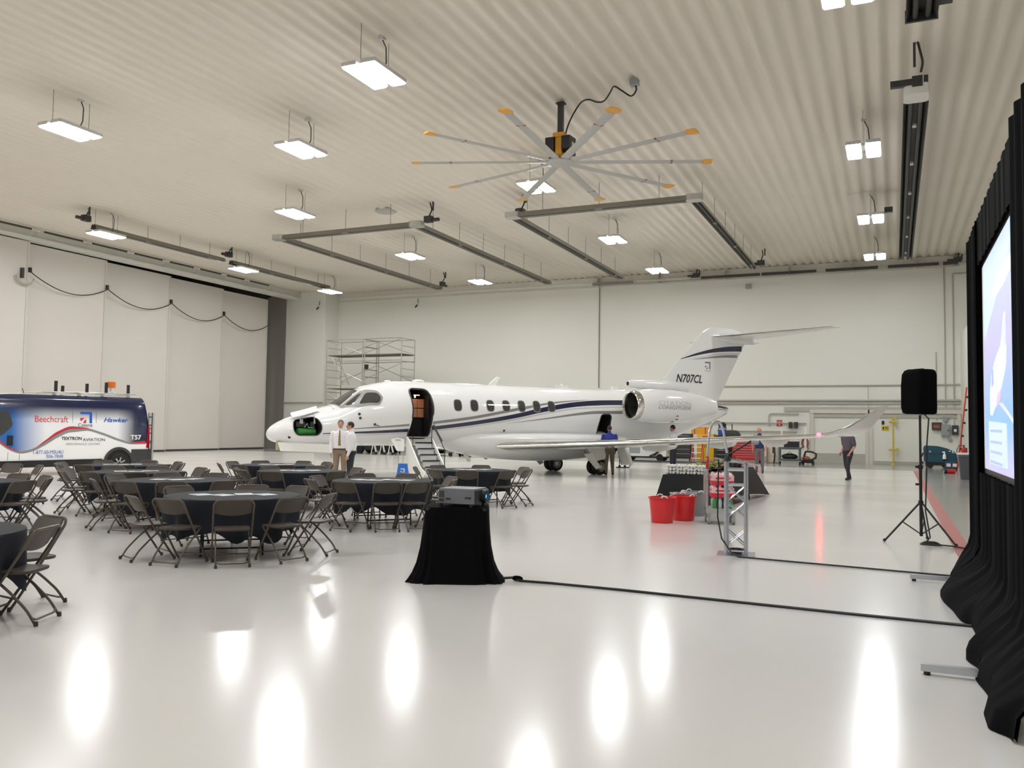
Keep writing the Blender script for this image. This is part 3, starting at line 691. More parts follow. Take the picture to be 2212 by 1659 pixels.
# cabin doorway: frame, lit galley inside
JB().tube([side(t, z, .0) for t, z in door_poly], .03, 6, closed=True).build('door_frame', m_darkgrey, jet)
m_wood = mat('galley_wood', (206, 138, 98), .35, noise=.12, scale=5); m_warm = mat('galley_lamp', (255, 196, 140), .5, noise=0, emit=6.0)
b = JB(); 
for i, (t, z) in enumerate(((4.95, 2.5), (4.95, 2.17), (5.22, 2.5), (5.22, 2.17))):
    g = JB().box((t, .32, z), (.25, .06, .3)).build('galley_cabinet', m_wood, jet); JB().box((t + .06, .36, z), (.1, .02, .015)).build('cabinet_pull', m_light_metal, g)
JB().box((4.97, .0, 2.0), (.7, .55, 1.3)).build('galley_wall', m_interior, jet)
JB().box((4.98, .5, 2.78), (.2, .06, .02)).build('galley_lamp', m_warm, jet)
JB().ball((4.92, .5, 2.72), .03, 8, 6).build('galley_lamp', mat('spot_glow', (255, 250, 240), .5, noise=0, emit=9.0), jet)
JB().box((5.31, .62, 2.1), (.03, .4, 1.4)).build('cabin_bulkhead', mat('cabin_brown', (34, 28, 28), .5), jet)
JB().box((4.93, .75, 1.34), (.76, .7, .03)).build('door_sill', m_light_metal, jet)
# airstair
st = thing_part = bpy.data.objects.new('airstair', None); COL.objects.link(st); st.parent = jet
m_step = mat('step_grey', (206, 206, 206), .4)
for k in range(6):
    y, z = 1.16 + .21 * k, 1.16 - .195 * k
    s_ = JB().box((4.94, y, z), (.6, .22, .03)).build('step', m_step, st); JB().box((4.94, y + .115, z), (.62, .02, .045)).build('step_nosing', m_black, s_)
    JB().box((4.94, y + .09, z - .1), (.58, .015, .18)).build('step_riser', m_step, s_)
def plate(t0, t1, nm='side_plate'):
    o = [(1.02, 1.36), (.98, 1.0), (1.0, .66), (1.12, .36), (1.36, .14), (1.75, .03), (2.1, .02), (2.4, .05), (2.55, .16), (2.5, .26), (2.2, .36), (1.9, .62), (1.5, .98), (1.2, 1.25)]
    JB().extrude([(t0, y, z) for y, z in o], (t1 - t0, 0, 0)).build(nm, m_white, st)
plate(4.42, 4.46); plate(5.30, 5.34)
b = JB(); outl = [(.98, 1.0), (1.0, .66), (1.12, .36), (1.36, .14), (1.75, .03), (2.1, .02), (2.4, .05), (2.55, .16)]
b.loft([[(t, y, z) for t, y, z in ((4.44, y, z), (5.32, y, z), (5.32, y + .02, z + .03), (4.44, y + .02, z + .03))] for y, z in outl]); b.build('stair_shell', m_white, st)
for t in (4.60, 5.28):
    JB().tube(arc([(t, 1.16, 1.1), (t, 1.16, 1.7), (t, 1.3, 1.75), (t, 2.2, .95), (t, 2.2, .3)] if t > 5 else [(t, 1.14, .75), (t, 1.14, 1.4)], .08), .016, 6).build('hand_rail', m_darkgrey, st)
JB().tube([(5.42, 1.14, 1.62), (5.6, 1.3, 1.2)], .035, 6).build('door_strut', m_black, st)
JB().tube([(5.36, 1.1, 1.75), (5.42, 1.14, 1.62)], .05, 6).build('door_strut', m_black, st)
# belly fairing, wings
fz_b, fz_w = pchip([6.0, 7, 8, 10.4, 12, 13.3, 14.6], [1.02, .74, .57, .46, .52, .75, 1.1]), pchip([6.0, 7, 8, 10.4, 12, 13.3, 14.6], [.5, .95, 1.18, 1.3, 1.25, 1.05, .5])
b = JB(); b.loft([[(t, fz_w(t) * math.sin(a), 1.3 + (1.3 - fz_b(t)) * -math.cos(a) if math.cos(a) > 0 else 1.3 - .35 * math.cos(a)) for a in np.linspace(0, 2 * PI, 33)[:-1]] for t in np.linspace(6.0, 14.6, 30)])
b.build('belly_fairing', m_white_gloss, jet, 50)
AF = [0, .004, .015, .035, .065, .09, .2, .35, .5, .65, .8, .92, 1.0]
def foil(c): return 5 * (.2969 * math.sqrt(c) - .126 * c - .3516 * c * c + .2843 * c ** 3 - .1036 * c ** 4)
WS = [(.6, 7.2, 13.4, .99, .60), (1.15, 7.8, 13.3, 1.03, .50), (2.2, 9.1, 13.45, 1.10, .40), (3.6, 10.65, 13.85, 1.19, .33), (6.5, 12.7, 15.0, 1.39, .23), (9.0, 14.42, 16.15, 1.565, .15), (9.4, 14.72, 16.35, 1.61, .135), (9.66, 15.0, 16.5, 1.70, .12), (9.86, 15.42, 16.58, 1.88, .1), (10.0, 15.88, 16.70, 2.12, .08), (10.12, 16.38, 16.92, 2.42, .05), (10.16, 16.62, 17.0, 2.58, .03)]
def wing(sgn):
    parent = jet
    ring_all, ring_le = [], []
    for i, (y, le, te, z0, th) in enumerate(WS):
        a = WS[max(0, i - 1)]; c = WS[min(len(WS) - 1, i + 1)]; d = Vector((c[0] - a[0], c[3] - a[3])).normalized(); n = Vector((-d.y, d.x))
        up, lo = [], []
        for s_ in AF:
            h = foil(s_) * th * .8
            t = le + (te - le) * s_; dz = -.02 * s_ * (te - le) * .6
            up.append((t, sgn * (y + n.x * h * 1.25), z0 + dz + n.y * h * 1.25)); lo.append((t, sgn * (y - n.x * h * .75), z0 + dz - n.y * h * .75))
        k = 5
        ring_all.append(up[k:] + lo[::-1][:len(AF) - k]); ring_le.append(up[:k + 1][::-1] + lo[1:k + 1])
    b = JB(); b.loft(ring_all); b.build('wing', m_white_gloss, jet, 50)
    b = JB(); b.loft(ring_le[1:]); b.build('leading_edge', m_chrome, jet, 50)
    for y, t0, t1 in ((3.3, 12.4, 14.4), (5.6, 13.4, 15.1), (7.4, 14.1, 15.7)):
        zz = 1.04 + .069 * y
        JB().loft([[(t, sgn * (y + .1 * r * math.cos(a)), zz - .1 + (.02 - .40 * r) * (1 + math.sin(a)) / 2 * 1.0 + .1) for a in np.linspace(0, 2 * PI, 11)[:-1]] for t, r in ((t0, .1), (t0 + .3, .8), ((t0 + t1) / 2, 1.0), (t1 - .25, .7), (t1, .1))]).build('flap_fairing', m_white, jet)
wing(1); wing(-1)
m_nav = mat('nav_red', (255, 30, 40), .4, noise=0, emit=40.0); m_navw = mat('nav_white', (255, 200, 190), .4, noise=0, emit=25.0)
JB().ball((14.66, 9.42, 1.615), (.085, .06, .06), 10, 6).build('nav_light', m_nav, jet)
JB().ball((14.635, 9.40, 1.615), .03, 8, 6).build('nav_lamp', m_navw, jet)
# engines
def engine(sgn):
    cy, cz = sgn * 1.86, 2.62
    R_ = lambda r, t: [(t, cy + r * math.cos(a), cz + r * math.sin(a)) for a in np.linspace(0, 2 * PI, 41)[:-1]]
    prof = [(13.42, .56), (13.7, .62), (14.2, .66), (15.0, .655), (15.9, .60), (16.7, .50), (17.3, .37)]
    n_ = JB(); n_.loft([R_(r, t) for t, r in prof], caps=False); n_.loft([R_(.37, 17.3), R_(.33, 17.25), R_(.3, 16.8)], caps=False); na = n_.build('engine_nacelle', m_white_gloss, jet, 60)
    l_ = JB(); l_.loft([R_(r, t) for t, r in ((13.42, .562), (13.25, .545), (13.18, .515), (13.17, .49), (13.22, .46), (13.4, .445))], caps=False); l_.build('intake_lip', m_chrome, na, 60)
    l_ = JB(); l_.loft([R_(r, t) for t, r in ((13.4, .445), (13.9, .44), (14.2, .44))], caps=False); l_.build('intake_duct', m_darkgrey, na, 60)
    f_ = JB(); 
    for k in range(22):
        a = 2 * PI * k / 22; f_.extrude([(14.0, cy + r * math.cos(a + o_), cz + r * math.sin(a + o_)) for r, o_ in ((.1, 0), (.43, -.03), (.43, .2), (.1, .22))], (.03, 0, 0))
    f_.build('fan_blades', m_darkgrey, na, 0)['kind'] = 'stuff'
    JB().lathe([(.0, 13.75), (.07, 13.85), (.13, 14.02)], 16, (0, cy, cz), 'x').build('spinner', m_darkgrey, na)
    JB().lathe([(.3, 17.0), (.12, 17.3), (0, 17.55)], 16, (0, cy, cz), 'x').build('exhaust_cone', m_darkgrey, na)
    JB().loft([[(t, sgn * y, z) for t, y, z in ((t0, .95, 2.75), (t0, 1.35, 2.72), (t0, 1.35, 2.55), (t0, .95, 2.52))] for t0 in (13.9, 16.6)]).build('pylon', m_white_gloss, jet)
    if sgn > 0:
        def on_nac(x, y, t0=14.70, z0=2.62):
            # letters wrap round the outer side of the nacelle
            t = t0 + x; r = pchip([p[0] for p in prof], [p[1] for p in prof])(t) + .006; a = (z0 + y - cz) / r
            return (t, cy + r * math.cos(a), cz + r * math.sin(a))
        for s_, z0, h in (('CITATION', 2.735, .16), ('LONGITUDE', 2.545, .105)):
            V, F = text_geo(s_, 1.0, 0, .0); xs = [v[0] for v in V]; ys_ = [v[1] for v in V]; cx_ = (max(xs) + min(xs)) / 2; cy_ = (max(ys_) + min(ys_)) / 2
            kx, ky = 1.62 / (max(xs) - min(xs)), h / (max(ys_) - min(ys_))
            b = JB(); b.recalc = False; b.add([on_nac((v[0] - cx_) * kx, (v[1] - cy_) * ky, 14.85, z0) for v in V], F); b.build('lettering', m_stripe_light if h > .12 else m_stripe_grey, na, 0)
        b = JB(); b.recalc = False
        b.grid(lambda u, v: on_nac(-.81 + 1.62 * u, -.012 + .024 * v, 14.85, 2.63), 20, 2); b.build('underline', m_stripe_light, na, 0)
        for t, a in ((15.05, -.62), (15.12, -.9), (15.0, -1.1)): JB().box((t, cy + .65 * math.cos(a), cz + .65 * math.sin(a)), (.12, .03, .03)).build('drain', m_darkgrey, na)
engine(1); engine(-1)
# tail cone stripe
band([(18.1, 2.80, .04), (18.8, 2.79, .09), (19.5, 2.74, .085), (19.85, 2.7, .04)], 'stripe', m_navy, jet, eps=.006, label='navy tail cone band')
band([(18.3, 2.62, .012), (19.0, 2.62, .015), (19.7, 2.6, .015)], 'pinstripe', m_stripe_grey, jet, eps=.006)
# dorsal scoop, fin, T-tail
JB().loft([[(t, r * math.cos(a), z + r * 1.0 * math.sin(a)) for a in np.linspace(0, 2 * PI, 17)[:-1]] for t, z, r in ((14.5, 3.57, .12), (14.65, 3.57, .15), (15.4, 3.55, .2), (16.4, 3.55, .22), (17.6, 3.5, .22))]).build('dorsal_scoop', m_white_gloss, jet)
JB().lathe([(.085, 14.49), (.085, 14.52)], 12, (0, 0, 3.57), 'x').build('scoop_inlet', m_interior, jet)
FS = [(2.9, 15.3, 19.35, .34), (3.5, 16.0, 19.72, .32), (3.8, 16.35, 19.9, .3), (4.25, 16.72, 20.17, .28), (5.0, 17.52, 20.65, .25), (5.6, 18.12, 21.02, .22), (5.96, 18.5, 21.2, .2), (6.12, 18.72, 20.6, .15), (6.2, 19.0, 20.3, .06)]
ffl, ffr, fft = pchip([f[0] for f in FS], [f[1] for f in FS]), pchip([f[0] for f in FS], [f[2] for f in FS]), pchip([f[0] for f in FS], [f[3] for f in FS])
zs = np.linspace(2.9, 6.2, 22)
b = JB(); b.loft([[(ffl(z) + (ffr(z) - ffl(z)) * s_, sg * foil(s_) * fft(z) * .5, z) for sg, seq in ((1, AF), (-1, AF[::-1])) for s_ in (seq if sg > 0 else seq[1:-1])] for z in zs]); b.build('fin', m_white_gloss, jet, 50)
def on_fin(t, z, e=.006):
    s_ = min(1, max(0, (t - ffl(z)) / (ffr(z) - ffl(z)))); return (t, foil(s_) * fft(z) * .5 + e, z)
nv = [(17.27, 4.72, .01), (18.2, 4.98, .05), (19.2, 5.19, .085), (20.1, 5.30, .11), (20.82, 5.35, .12)]
band(nv, 'stripe', m_navy, jet, fn=on_fin, label='navy fin band')
band([(17.6, 4.70, .004), (18.6, 4.90, .012), (19.6, 5.05, .02), (20.7, 5.13, .02)], 'pinstripe', m_stripe_light, jet, fn=on_fin)
band([(17.9, 4.72, .004), (18.9, 4.86, .03), (19.8, 4.96, .055), (20.55, 5.0, .065)], 'stripe', m_stripe_grey, jet, fn=on_fin, label='grey fin band')
V, F = text_geo('N707CL', 1.0, .28, .018); xs = [v[0] for v in V]; ys_ = [v[1] for v in V]
b = JB(); b.recalc = False
b.add([on_fin(17.72 + (v[0] - (max(xs) + min(xs)) / 2) * 1.46 / (max(xs) - min(xs)), 3.90 + (v[1] - (max(ys_) + min(ys_)) / 2) * .36 / (max(ys_) - min(ys_))) for v in V], F); b.build('registration_letters', m_letters, jet, 0)
# maker's emblem: a square of a folded band around a rising arrow
def emblem(fn, parent, ma, mb_, sz, cls=MB):
    """unit square emblem -> two flat pieces"""
    A_ = [[(0, .78), (0, 1.0), (1.0, 1.0), (.82, .78)], [(.78, 0), (1, 0), (1, 1), (.78, .78)], [(0, .45), (.4, .45), (.82, .9), (.9, .82), (.45, .38), (.45, .0), (.45, 0)]]
    B_ = [[(0, .2), (0, .45), (.36, .45), (.12, .2)], [(.25, 0), (.5, 0), (.5, .36), (.25, .1)]]
    for polys, m_ in ((A_[:2], ma), (B_, mb_)):
        b = cls(); b.recalc = False
        for p in polys: b.add([fn((q[0] - .5) * sz, (q[1] - .5) * sz) for q in p], [tuple(range(len(p)))])
        b.build('emblem', m_, parent, 0)
emblem(lambda x, y: on_fin(18.76 + x, 4.51 + y, .008), jet, m_stripe_grey, m_stripe_grey, .32, JB)
V, F = text_geo('Cessna', 1.0); xs = [v[0] for v in V]
b = JB(); b.recalc = False; b.add([on_fin(18.76 + (v[0] - (max(xs) + min(xs)) / 2) * .34 / (max(xs) - min(xs)), 4.28 + v[1] * .1) for v in V], F); b.build('lettering', m_stripe_grey, jet, 0)
# horizontal tail
JB().loft([[(t, r * .9 * math.cos(a), 5.80 + z + r * math.sin(a)) for a in np.linspace(0, 2 * PI, 17)[:-1]] for t, z, r in ((18.9, 0, .05), (19.2, 0, .15), (20.0, -.02, .22), (21.0, -.05, .2), (21.6, -.08, .13), (21.95, -.1, .03))]).build('tail_bullet', m_white_gloss, jet)
for sg in (1, -1):
    R2, RL = [], []
    for y, le, te, z, th in ((.05, 19.0, 21.4, 5.78, .2), (1.5, 19.85, 21.75, 5.86, .15), (3.0, 20.75, 22.05, 5.94, .11), (4.1, 21.4, 22.28, 6.0, .08), (4.25, 21.6, 22.3, 6.01, .03)):
        up = [(le + (te - le) * s_, sg * y, z + foil(s_) * th * .5) for s_ in AF]; lo = [(p[0], p[1], 2 * z - p[2]) for p in up]
        R2.append(up[5:] + lo[::-1][:-5]); RL.append(up[:6][::-1] + lo[1:6])
    b = JB(); b.loft(R2); b.build('tailplane', m_white_gloss, jet, 50); b = JB(); b.loft(RL); b.build('tailplane_leading_edge', m_chrome, jet, 50)
# main gear (twin wheels), nose gear, doors
def wheel(c, r, wd, parent, rz=0):
    w_ = JB().lathe([(r * .62, -wd / 2), (r * .9, -wd / 2), (r, -wd * .3), (r, wd * .3), (r * .9, wd / 2), (r * .62, wd / 2), (r * .55, 0)], 28, c, 'y', caps=False).build('wheel', m_tyre, parent)
    JB().lathe([(0, .28 * wd), (.2 * r, .3 * wd), (.3 * r, .1 * wd), (.5 * r, .2 * wd), (.64 * r, .48 * wd), (.64 * r, -.48 * wd), (.5 * r, -.2 * wd), (0, -.28 * wd)], 24, c, 'y').build('rim', m_alloy, w_)
    h_ = JB()
    for k in range(10):
        a = 2 * PI * k / 10; h_.box((c[0] + .46 * r * math.cos(a), c[1] + .2 * wd, c[2] + .46 * r * math.sin(a)), (.03, .02, .03))
    h_.build('rim_vents', m_interior, w_); return w_
for sg in (1, -1):
    g = bpy.data.objects.new('main_gear', None); COL.objects.link(g); g.parent = jet
    for dy in (-.17, .2): wheel((11.9, sg * 1.5 + dy, .3), .3, .22, g)
    JB().tube([(11.6, sg * 1.5, 1.1), (11.65, sg * 1.5, .6), (11.9, sg * 1.5, .3)], [.1, .09, .06], 10).build('strut', m_light_metal, g)
    JB().tube([(11.3, sg * 1.5, .9), (11.8, sg * 1.5, .36)], .05, 8).build('trailing_link', m_light_metal, g)
    JB().extrude([(11.15, sg * 1.78, 1.15), (12.1, sg * 1.82, 1.15), (12.0, sg * 1.9, .62), (11.55, sg * 1.88, .5)], (0, sg * .03, 0)).build('gear_door', m_white, g)
    JB().extrude([(11.0, sg * 1.95, .78), (11.35, sg * 1.95, .82), (11.75, sg * 1.95, .3), (11.55, sg * 1.95, .22)], (0, sg * .04, 0)).build('link_fairing', m_white, g)
g = bpy.data.objects.new('nose_gear', None); COL.objects.link(g); g.parent = jet
for dy in (-.12, .12): wheel((2.06, dy, .23), .23, .15, g)
JB().tube([(1.75, 0, 1.2), (1.9, 0, .7), (2.06, 0, .23)], [.07, .06, .04], 10).build('strut', m_white, g)
JB().cyl((2.06, -.14, .23), (2.06, .14, .23), .04, 8).build('axle', m_light_metal, g)
JB().tube([(1.96, 0, .55), (2.2, 0, .48), (2.12, 0, .3)], .03, 6).build('torque_link', m_light_metal, g)
JB().lathe([(.07, 0), (.09, .05), (.0, .08)], 12, (1.72, .12, .55), 'x').build('taxi_light', m_darkgrey, g); JB().lathe([(.07, 0), (.09, .05), (.0, .08)], 12, (1.72, -.12, .55), 'x').build('taxi_light', m_darkgrey, g)
JB().box((1.85, .3, .62), (.7, .02, .5)).build('gear_door', m_white, g)
JB().extrude([(.28, .36, 1.14), (2.3, .5, 1.06), (2.3, .55, .8), (.36, .4, .86)], (0, .03, 0)).build('nose_gear_door', m_white, jet)
JB().box((.34, .2, 1.02), (.08, .3, .26)).build('gear_door_edge', mat('primer_green', (170, 166, 120), .5), jet)
# baggage door hanging open and its seal
JB().tube([side(t, z, .0) for t, z in bag_poly], .02, 6, closed=True).build('baggage_door_frame', m_darkgrey, jet)
JB().loft([[(p[0], 1.12 + .5 * q, 1.36 - 1.0 * q) for p in ((12.95, 0), (13.5, 0))] + [(p[0], 1.16 + .5 * q, 1.38 - 1.0 * q) for p in ((13.5, 0), (12.95, 0))] for q in (0, .5, .9, 1.0)]).build('baggage_door', m_white, jet)
# ------------------------------------------------------------------ the service van
# local frame: x forward from the rear axle, y = left (the printed side), z up
van = thing('van', 'blue and white wrapped high roof service van parked by the hangar door', 'van', (-24.512, 20.967, 0), math.atan2(-.954, -.30))
yk = pchip([.3, .7, 1.0, 1.5, 1.9, 2.2, 2.4, 2.5, 2.56], [.98, 1.0, 1.0, .985, .96, .925, .88, .8, .66])
def van_side(x, z, e=0.0):
    y = yk(z)
    if x > 3.9: y -= .06 * (x - 3.9) ** 2
    if x < -.6: y -= .35 * (-.6 - x) ** 2
    return (x, y + e, z)
def wave(x):
    return pchip([-.95, -.37, .1, .63, 1.15, 1.58, 1.99, 2.39, 2.72, 3.04, 3.37, 3.63, 4.2, 5.0], [1.0, 1.02, 1.15, 1.35, 1.48, 1.47, 1.30, 1.03, .835, .766, .868, 1.05, 1.4, 1.6])(x)
WAVE = None
def rear_x(z): return -.97 + .20 * max(0, (z - 1.2) / 1.35) ** 1.6
def top_z(x): return pchip([-.9, 3.0, 3.7, 4.1, 4.5, 4.95], [2.56, 2.54, 2.50, 2.36, 2.0, 1.35])(x)
xs_v = [-.95, -.8, -.6] + list(np.linspace(-.45, 3.7, 38)) + [3.9, 4.1, 4.3, 4.5, 4.75, 4.95]
def shell(sgn):
    b = MB(); b.recalc = False; cols = []; nz_ = 64
    fw_ = pchip([-.95, -.37, .1, .63, 1.15, 1.58, 1.99, 2.39, 2.72, 3.04, 3.37, 3.63, 4.2, 5.0], [1.0, 1.02, 1.15, 1.35, 1.48, 1.47, 1.30, 1.03, .835, .766, .868, 1.05, 1.4, 1.6])
    for x in xs_v:
        for j in range(nz_):
            z = .47 + (top_z(x) - .47) * j / (nz_ - 1); p = van_side(max(x, rear_x(z)), min(z, 2.55))
            b.v.append((p[0], sgn * p[1], p[2]))
            W = (.93, .93, .92)
            if z > fw_(p[0]):
                navy_ = np.array(lin(18, 27, 64)[:3]); blue_ = np.array(lin(38, 104, 178)[:3]); white_ = np.array((.86, .87, .88))
                k_top = min(1, max(0, (z - 1.75) / .42)); k_rear = min(1, max(0, (.12 - p[0]) / .6)); k_blue = min(1, max(0, (p[0] - 2.35) / .95))
                c_ = white_ * (1 - k_blue) + blue_ * k_blue
                k_n = 1 - (1 - k_top ** .8) * (1 - k_rear); c_ = c_ * (1 - k_n) + navy_ * k_n
                W = tuple(c_)
            cols.append((*W, 1))
    n = len(xs_v)
    for i in range(n - 1):
        for j in range(nz_ - 1): b.f.append((i * nz_ + j, (i + 1) * nz_ + j, (i + 1) * nz_ + j + 1, i * nz_ + j + 1)); b.m.append(0)
    o = b.build('side_panel', mat('van_wrap', (255, 255, 255), .16, coat=.5, attr=True), van, 60, merge=False)
    at = o.data.color_attributes.new('print', 'FLOAT_COLOR', 'POINT')
    for i, c_ in enumerate(cols): at.data[i].color = c_
    return o
# wheel arches cut away below the panel: the lower body is its own cladding piece
sp = shell(1); shell(-1)
b = MB(); b.grid(lambda u, v: ((lambda x: (x, (v * 2 - 1) * .66, top_z(x) + .03 * (1 - (2 * v - 1) ** 2)))(-.75 + 4.45 * u)), 24, 7); b.build('roof', m_white, van, 60)
b = MB(); b.box((1.9, 0, 1.4), (5.4, 1.80, 1.7)); b.build('inner_body', m_interior, van)
b = MB(); b.grid(lambda u, v: (rear_x(.47 + 2.08 * v) + .01, (u * 2 - 1) * yk(.47 + 2.08 * v), .47 + 2.08 * v), 8, 14); b.build('rear_door', mat('van_navy', (18, 27, 64), .2, coat=.4), van, 60)
for sg in (1, -1):
    b = MB(); b.extrude([(.60, sg * .99, .28), (3.7, sg * .99, .26), (3.7, sg * .99, .47), (.60, sg * .99, .5)], (0, sg * .04, 0)); b.build('rocker_cladding', m_black, van)
    b = MB(); b.extrude([(-.36, sg * .98, .33), (-1.02, sg * .93, .36), (-1.02, sg * .93, .8), (-.36, sg * .99, .8)], (0, sg * .05, 0)); b.build('rear_bumper_side', m_darkgrey, van)
    ring = [(.06 + r * math.cos(a), .33 + r * 1.1 * math.sin(a)) for r, seq in ((.5, np.linspace(-.05, PI + .05, 19)), (.42, np.linspace(PI + .05, -.05, 19))) for a in seq]
    MB().extrude([(x, sg * 1.0, z) for x, z in ring], (0, sg * .035, 0)).build('wheel_arch', m_darkgrey, van)
    disc = [(.06 + .43 * math.cos(a), sg * 1.003, .33 + .47 * math.sin(a)) for a in np.linspace(-.05, PI + .05, 21)]
    MB().extrude(disc, (0, sg * .008, 0)).build('wheel_well', m_interior, van)
    for x in (.04, 4.08):
        w_ = MB().lathe([(.2, -.11), (.32, -.11), (.345, -.06), (.345, .06), (.32, .11), (.2, .11)], 28, (x, sg * .94, .345), 'y', caps=False).build('wheel', m_tyre, van)
        MB().lathe([(0, sg * .05), (.06, sg * .07), (.08, sg * .03), (.21, sg * .09), (.22, 0)], 24, (x, sg * .94, .345), 'y').build('rim', m_darkgrey, w_)
        h_ = MB()
        for k in range(7):
            a = 2 * PI * k / 7; h_.box((x + .13 * math.cos(a), sg * 1.03, .345 + .13 * math.sin(a)), (.17, .02, .045), R=Matrix.Rotation(-a, 3, 'Y'))
        h_.build('spokes', m_alloy, w_)
    MB().extrude([(-1.0, sg * .9, .84), (-1.0, sg * .9, 1.62), (-.93, sg * .955, 1.62), (-.87, sg * .97, .84)], (0, sg * .03, 0)).build('tail_light', mat('tail_light_red', (196, 28, 34), .2), van)
MB().box((-1.02, 0, .58), (.12, 1.86, .42)).build('rear_bumper', m_darkgrey, van)
MB().box((-1.2, .72, 1.2), (.06, .1, 1.7)).build('rear_ladder', m_light_metal, van); MB().box((-1.2, .45, 1.2), (.06, .05, 1.7)).build('rear_ladder', m_light_metal, van)
for k in range(6): MB().box((-1.2, .58, .5 + .28 * k), (.04, .26, .04)).build('ladder_rung', m_light_metal, van)
for k in (0, 1): MB().box((-1.1, .6, 1.0 + .5 * k), (.2, .06, .06)).build('ladder_mount', m_light_metal, van)
MB().box((4.5, 0, .75), (1.0, 1.9, .6)).build('front_end', m_white, van); MB().extrude([(4.0, -.9, .9), (5.0, -.9, .9), (4.3, -.85, 2.1), (3.8, -.8, 2.45)], (0, 1.75, 0)).build('cab', m_glass_dark, van)
b = MB(); wpoly = rounded([(3.28, 1.55), (3.40, 2.0), (4.1, 2.0), (4.55, 1.5), (4.5, 1.22), (3.62, 1.22)], .12)
cxw, czw = 3.85, 1.6; nw_ = len(wpoly)
for q in (0, .34, .67, 1.0): b.v += [van_side(cxw + (x - cxw) * q, czw + (z - czw) * q, .008) for x, z in wpoly]
for q in range(3): b.f += [(q * nw_ + i, (q + 1) * nw_ + i, (q + 1) * nw_ + (i + 1) % nw_, q * nw_ + (i + 1) % nw_) for i in range(nw_)]; b.m += [0] * nw_
b.build('door_window', m_glass_dark, van, 60)
MB().rbox((0, 0, 0), (.16, .03, .3), .01).build('door_handle', m_black, van).location = van_side(3.36, 1.1, .012)
def van_strip(f0, f1, x0, x1, m_, nm, e):
    b = MB(); b.recalc = False; n = 46
    for i in range(n + 1):
        x = x0 + (x1 - x0) * i / n
        for z in (f0(x), (f0(x) + f1(x)) / 2, f1(x)): b.v.append(van_side(x, z, e))
    for i in range(n):
        for j in (0, 1): b.f.append((3 * i + j, 3 * i + 3 + j, 3 * i + 4 + j, 3 * i + 1 + j)); b.m.append(0)
    return b.build(nm, m_, van, 60)
m_wave_red = mat('wave_red', (196, 44, 58), .2, coat=.4); m_wave_grey = mat('wave_grey', (142, 142, 142), .2, coat=.4)
fw_ = pchip([-.95, -.37, .1, .63, 1.15, 1.58, 1.99, 2.39, 2.72, 3.04, 3.37, 3.63], [1.0, 1.02, 1.15, 1.35, 1.48, 1.47, 1.30, 1.03, .835, .766, .868, 1.05])
gw = pchip([-.9, -.4, .3, 1.0, 1.6, 2.2, 2.7, 3.1, 3.6], [.03, .06, .075, .07, .12, .12, .085, .075, .06]); rw = pchip([.95, 1.2, 1.6, 2.0, 2.3, 2.65], [0.0, .04, .08, .09, .06, .0])
van_strip(lambda x: fw_(x) - gw(x) * .9, lambda x: fw_(x) + .012, -.86, 3.63, m_wave_grey, 'wave_stripe', .004)
van_strip(lambda x: fw_(x) - .005, lambda x: fw_(x) + rw(x), .95, 2.65, m_wave_red, 'wave_stripe', .006)
van_strip(lambda x: fw_(x) - .01, lambda x: fw_(x) + .06 * (x - 3.05) / .6, 3.1, 3.63, m_wave_red, 'wave_stripe', .006)
van_strip(lambda x: fw_(x) - .01, lambda x: fw_(x) + .07 * min(1, (-.25 - x) / .5), -.85, -.28, m_wave_red, 'wave_stripe', .006)
for x in (.815, 1.55): van_strip(lambda z: z, lambda z: z, 0, 1, m_grey_band, 'x', 0) if False else MB().box((x, yk(1.8) + .003, 1.78), (.012, .012, .56)).build('panel_seam', m_wave_grey, van)
for x in (3.08, 3.4): MB().box((x, 1.0, .62), (.012, .008, .26)).build('panel_seam', m_wave_grey, van)
# writing reads from the left side, so text +x runs towards the rear
def vt(x0, z0): return lambda x, y: van_side(x0 - x, z0 + y, .009)
m_bee = mat('lettering_red', (206, 62, 70), .3); m_blue_l = mat('lettering_blue', (38, 92, 178), .3); m_grey_l = mat('lettering_grey', (150, 150, 152), .3)
lettering('Beechcraft', vt(2.18, 1.775), m_bee, van, width=.98, height=.2)
emblem(lambda x, y: vt(1.135, 1.845)(x, y), van, m_blue_l, m_bee, .37)
lettering('Cessna', vt(1.16, 1.60), m_letters, van, width=.45, height=.11)
lettering('Hawker', vt(.17, 1.775), m_blue_l, van, width=.82, height=.15, shear=.35, bold=.02)
lettering('TEXTRON', vt(1.575, 1.165), m_letters, van, width=.62, height=.105, bold=.02)
lettering('AVIATION', vt(.88, 1.125), m_letters, van, width=.7, height=.1)
b = MB(); b.recalc = False; b.add([vt(1.2, 1.24)(x, y) for x, y in ((-.06, .04), (.02, .0), (.06, -.03), (0, .02))], [(0, 1, 2, 3)]); b.build('emblem', m_grey_l, van, 0)
lettering('PERFORMANCE CENTERS', vt(1.21, .985), m_grey_l, van, width=1.05, height=.06)
lettering('1-877-50-M5U4U', vt(2.25, .735), m_blue_l, van, width=.88, height=.115)
lettering('506-7848', vt(2.06, .60), m_blue_l, van, width=.5, height=.1)
lettering('T57', vt(-.50, 1.20), m_white, van, width=.36, height=.16, bold=.03)
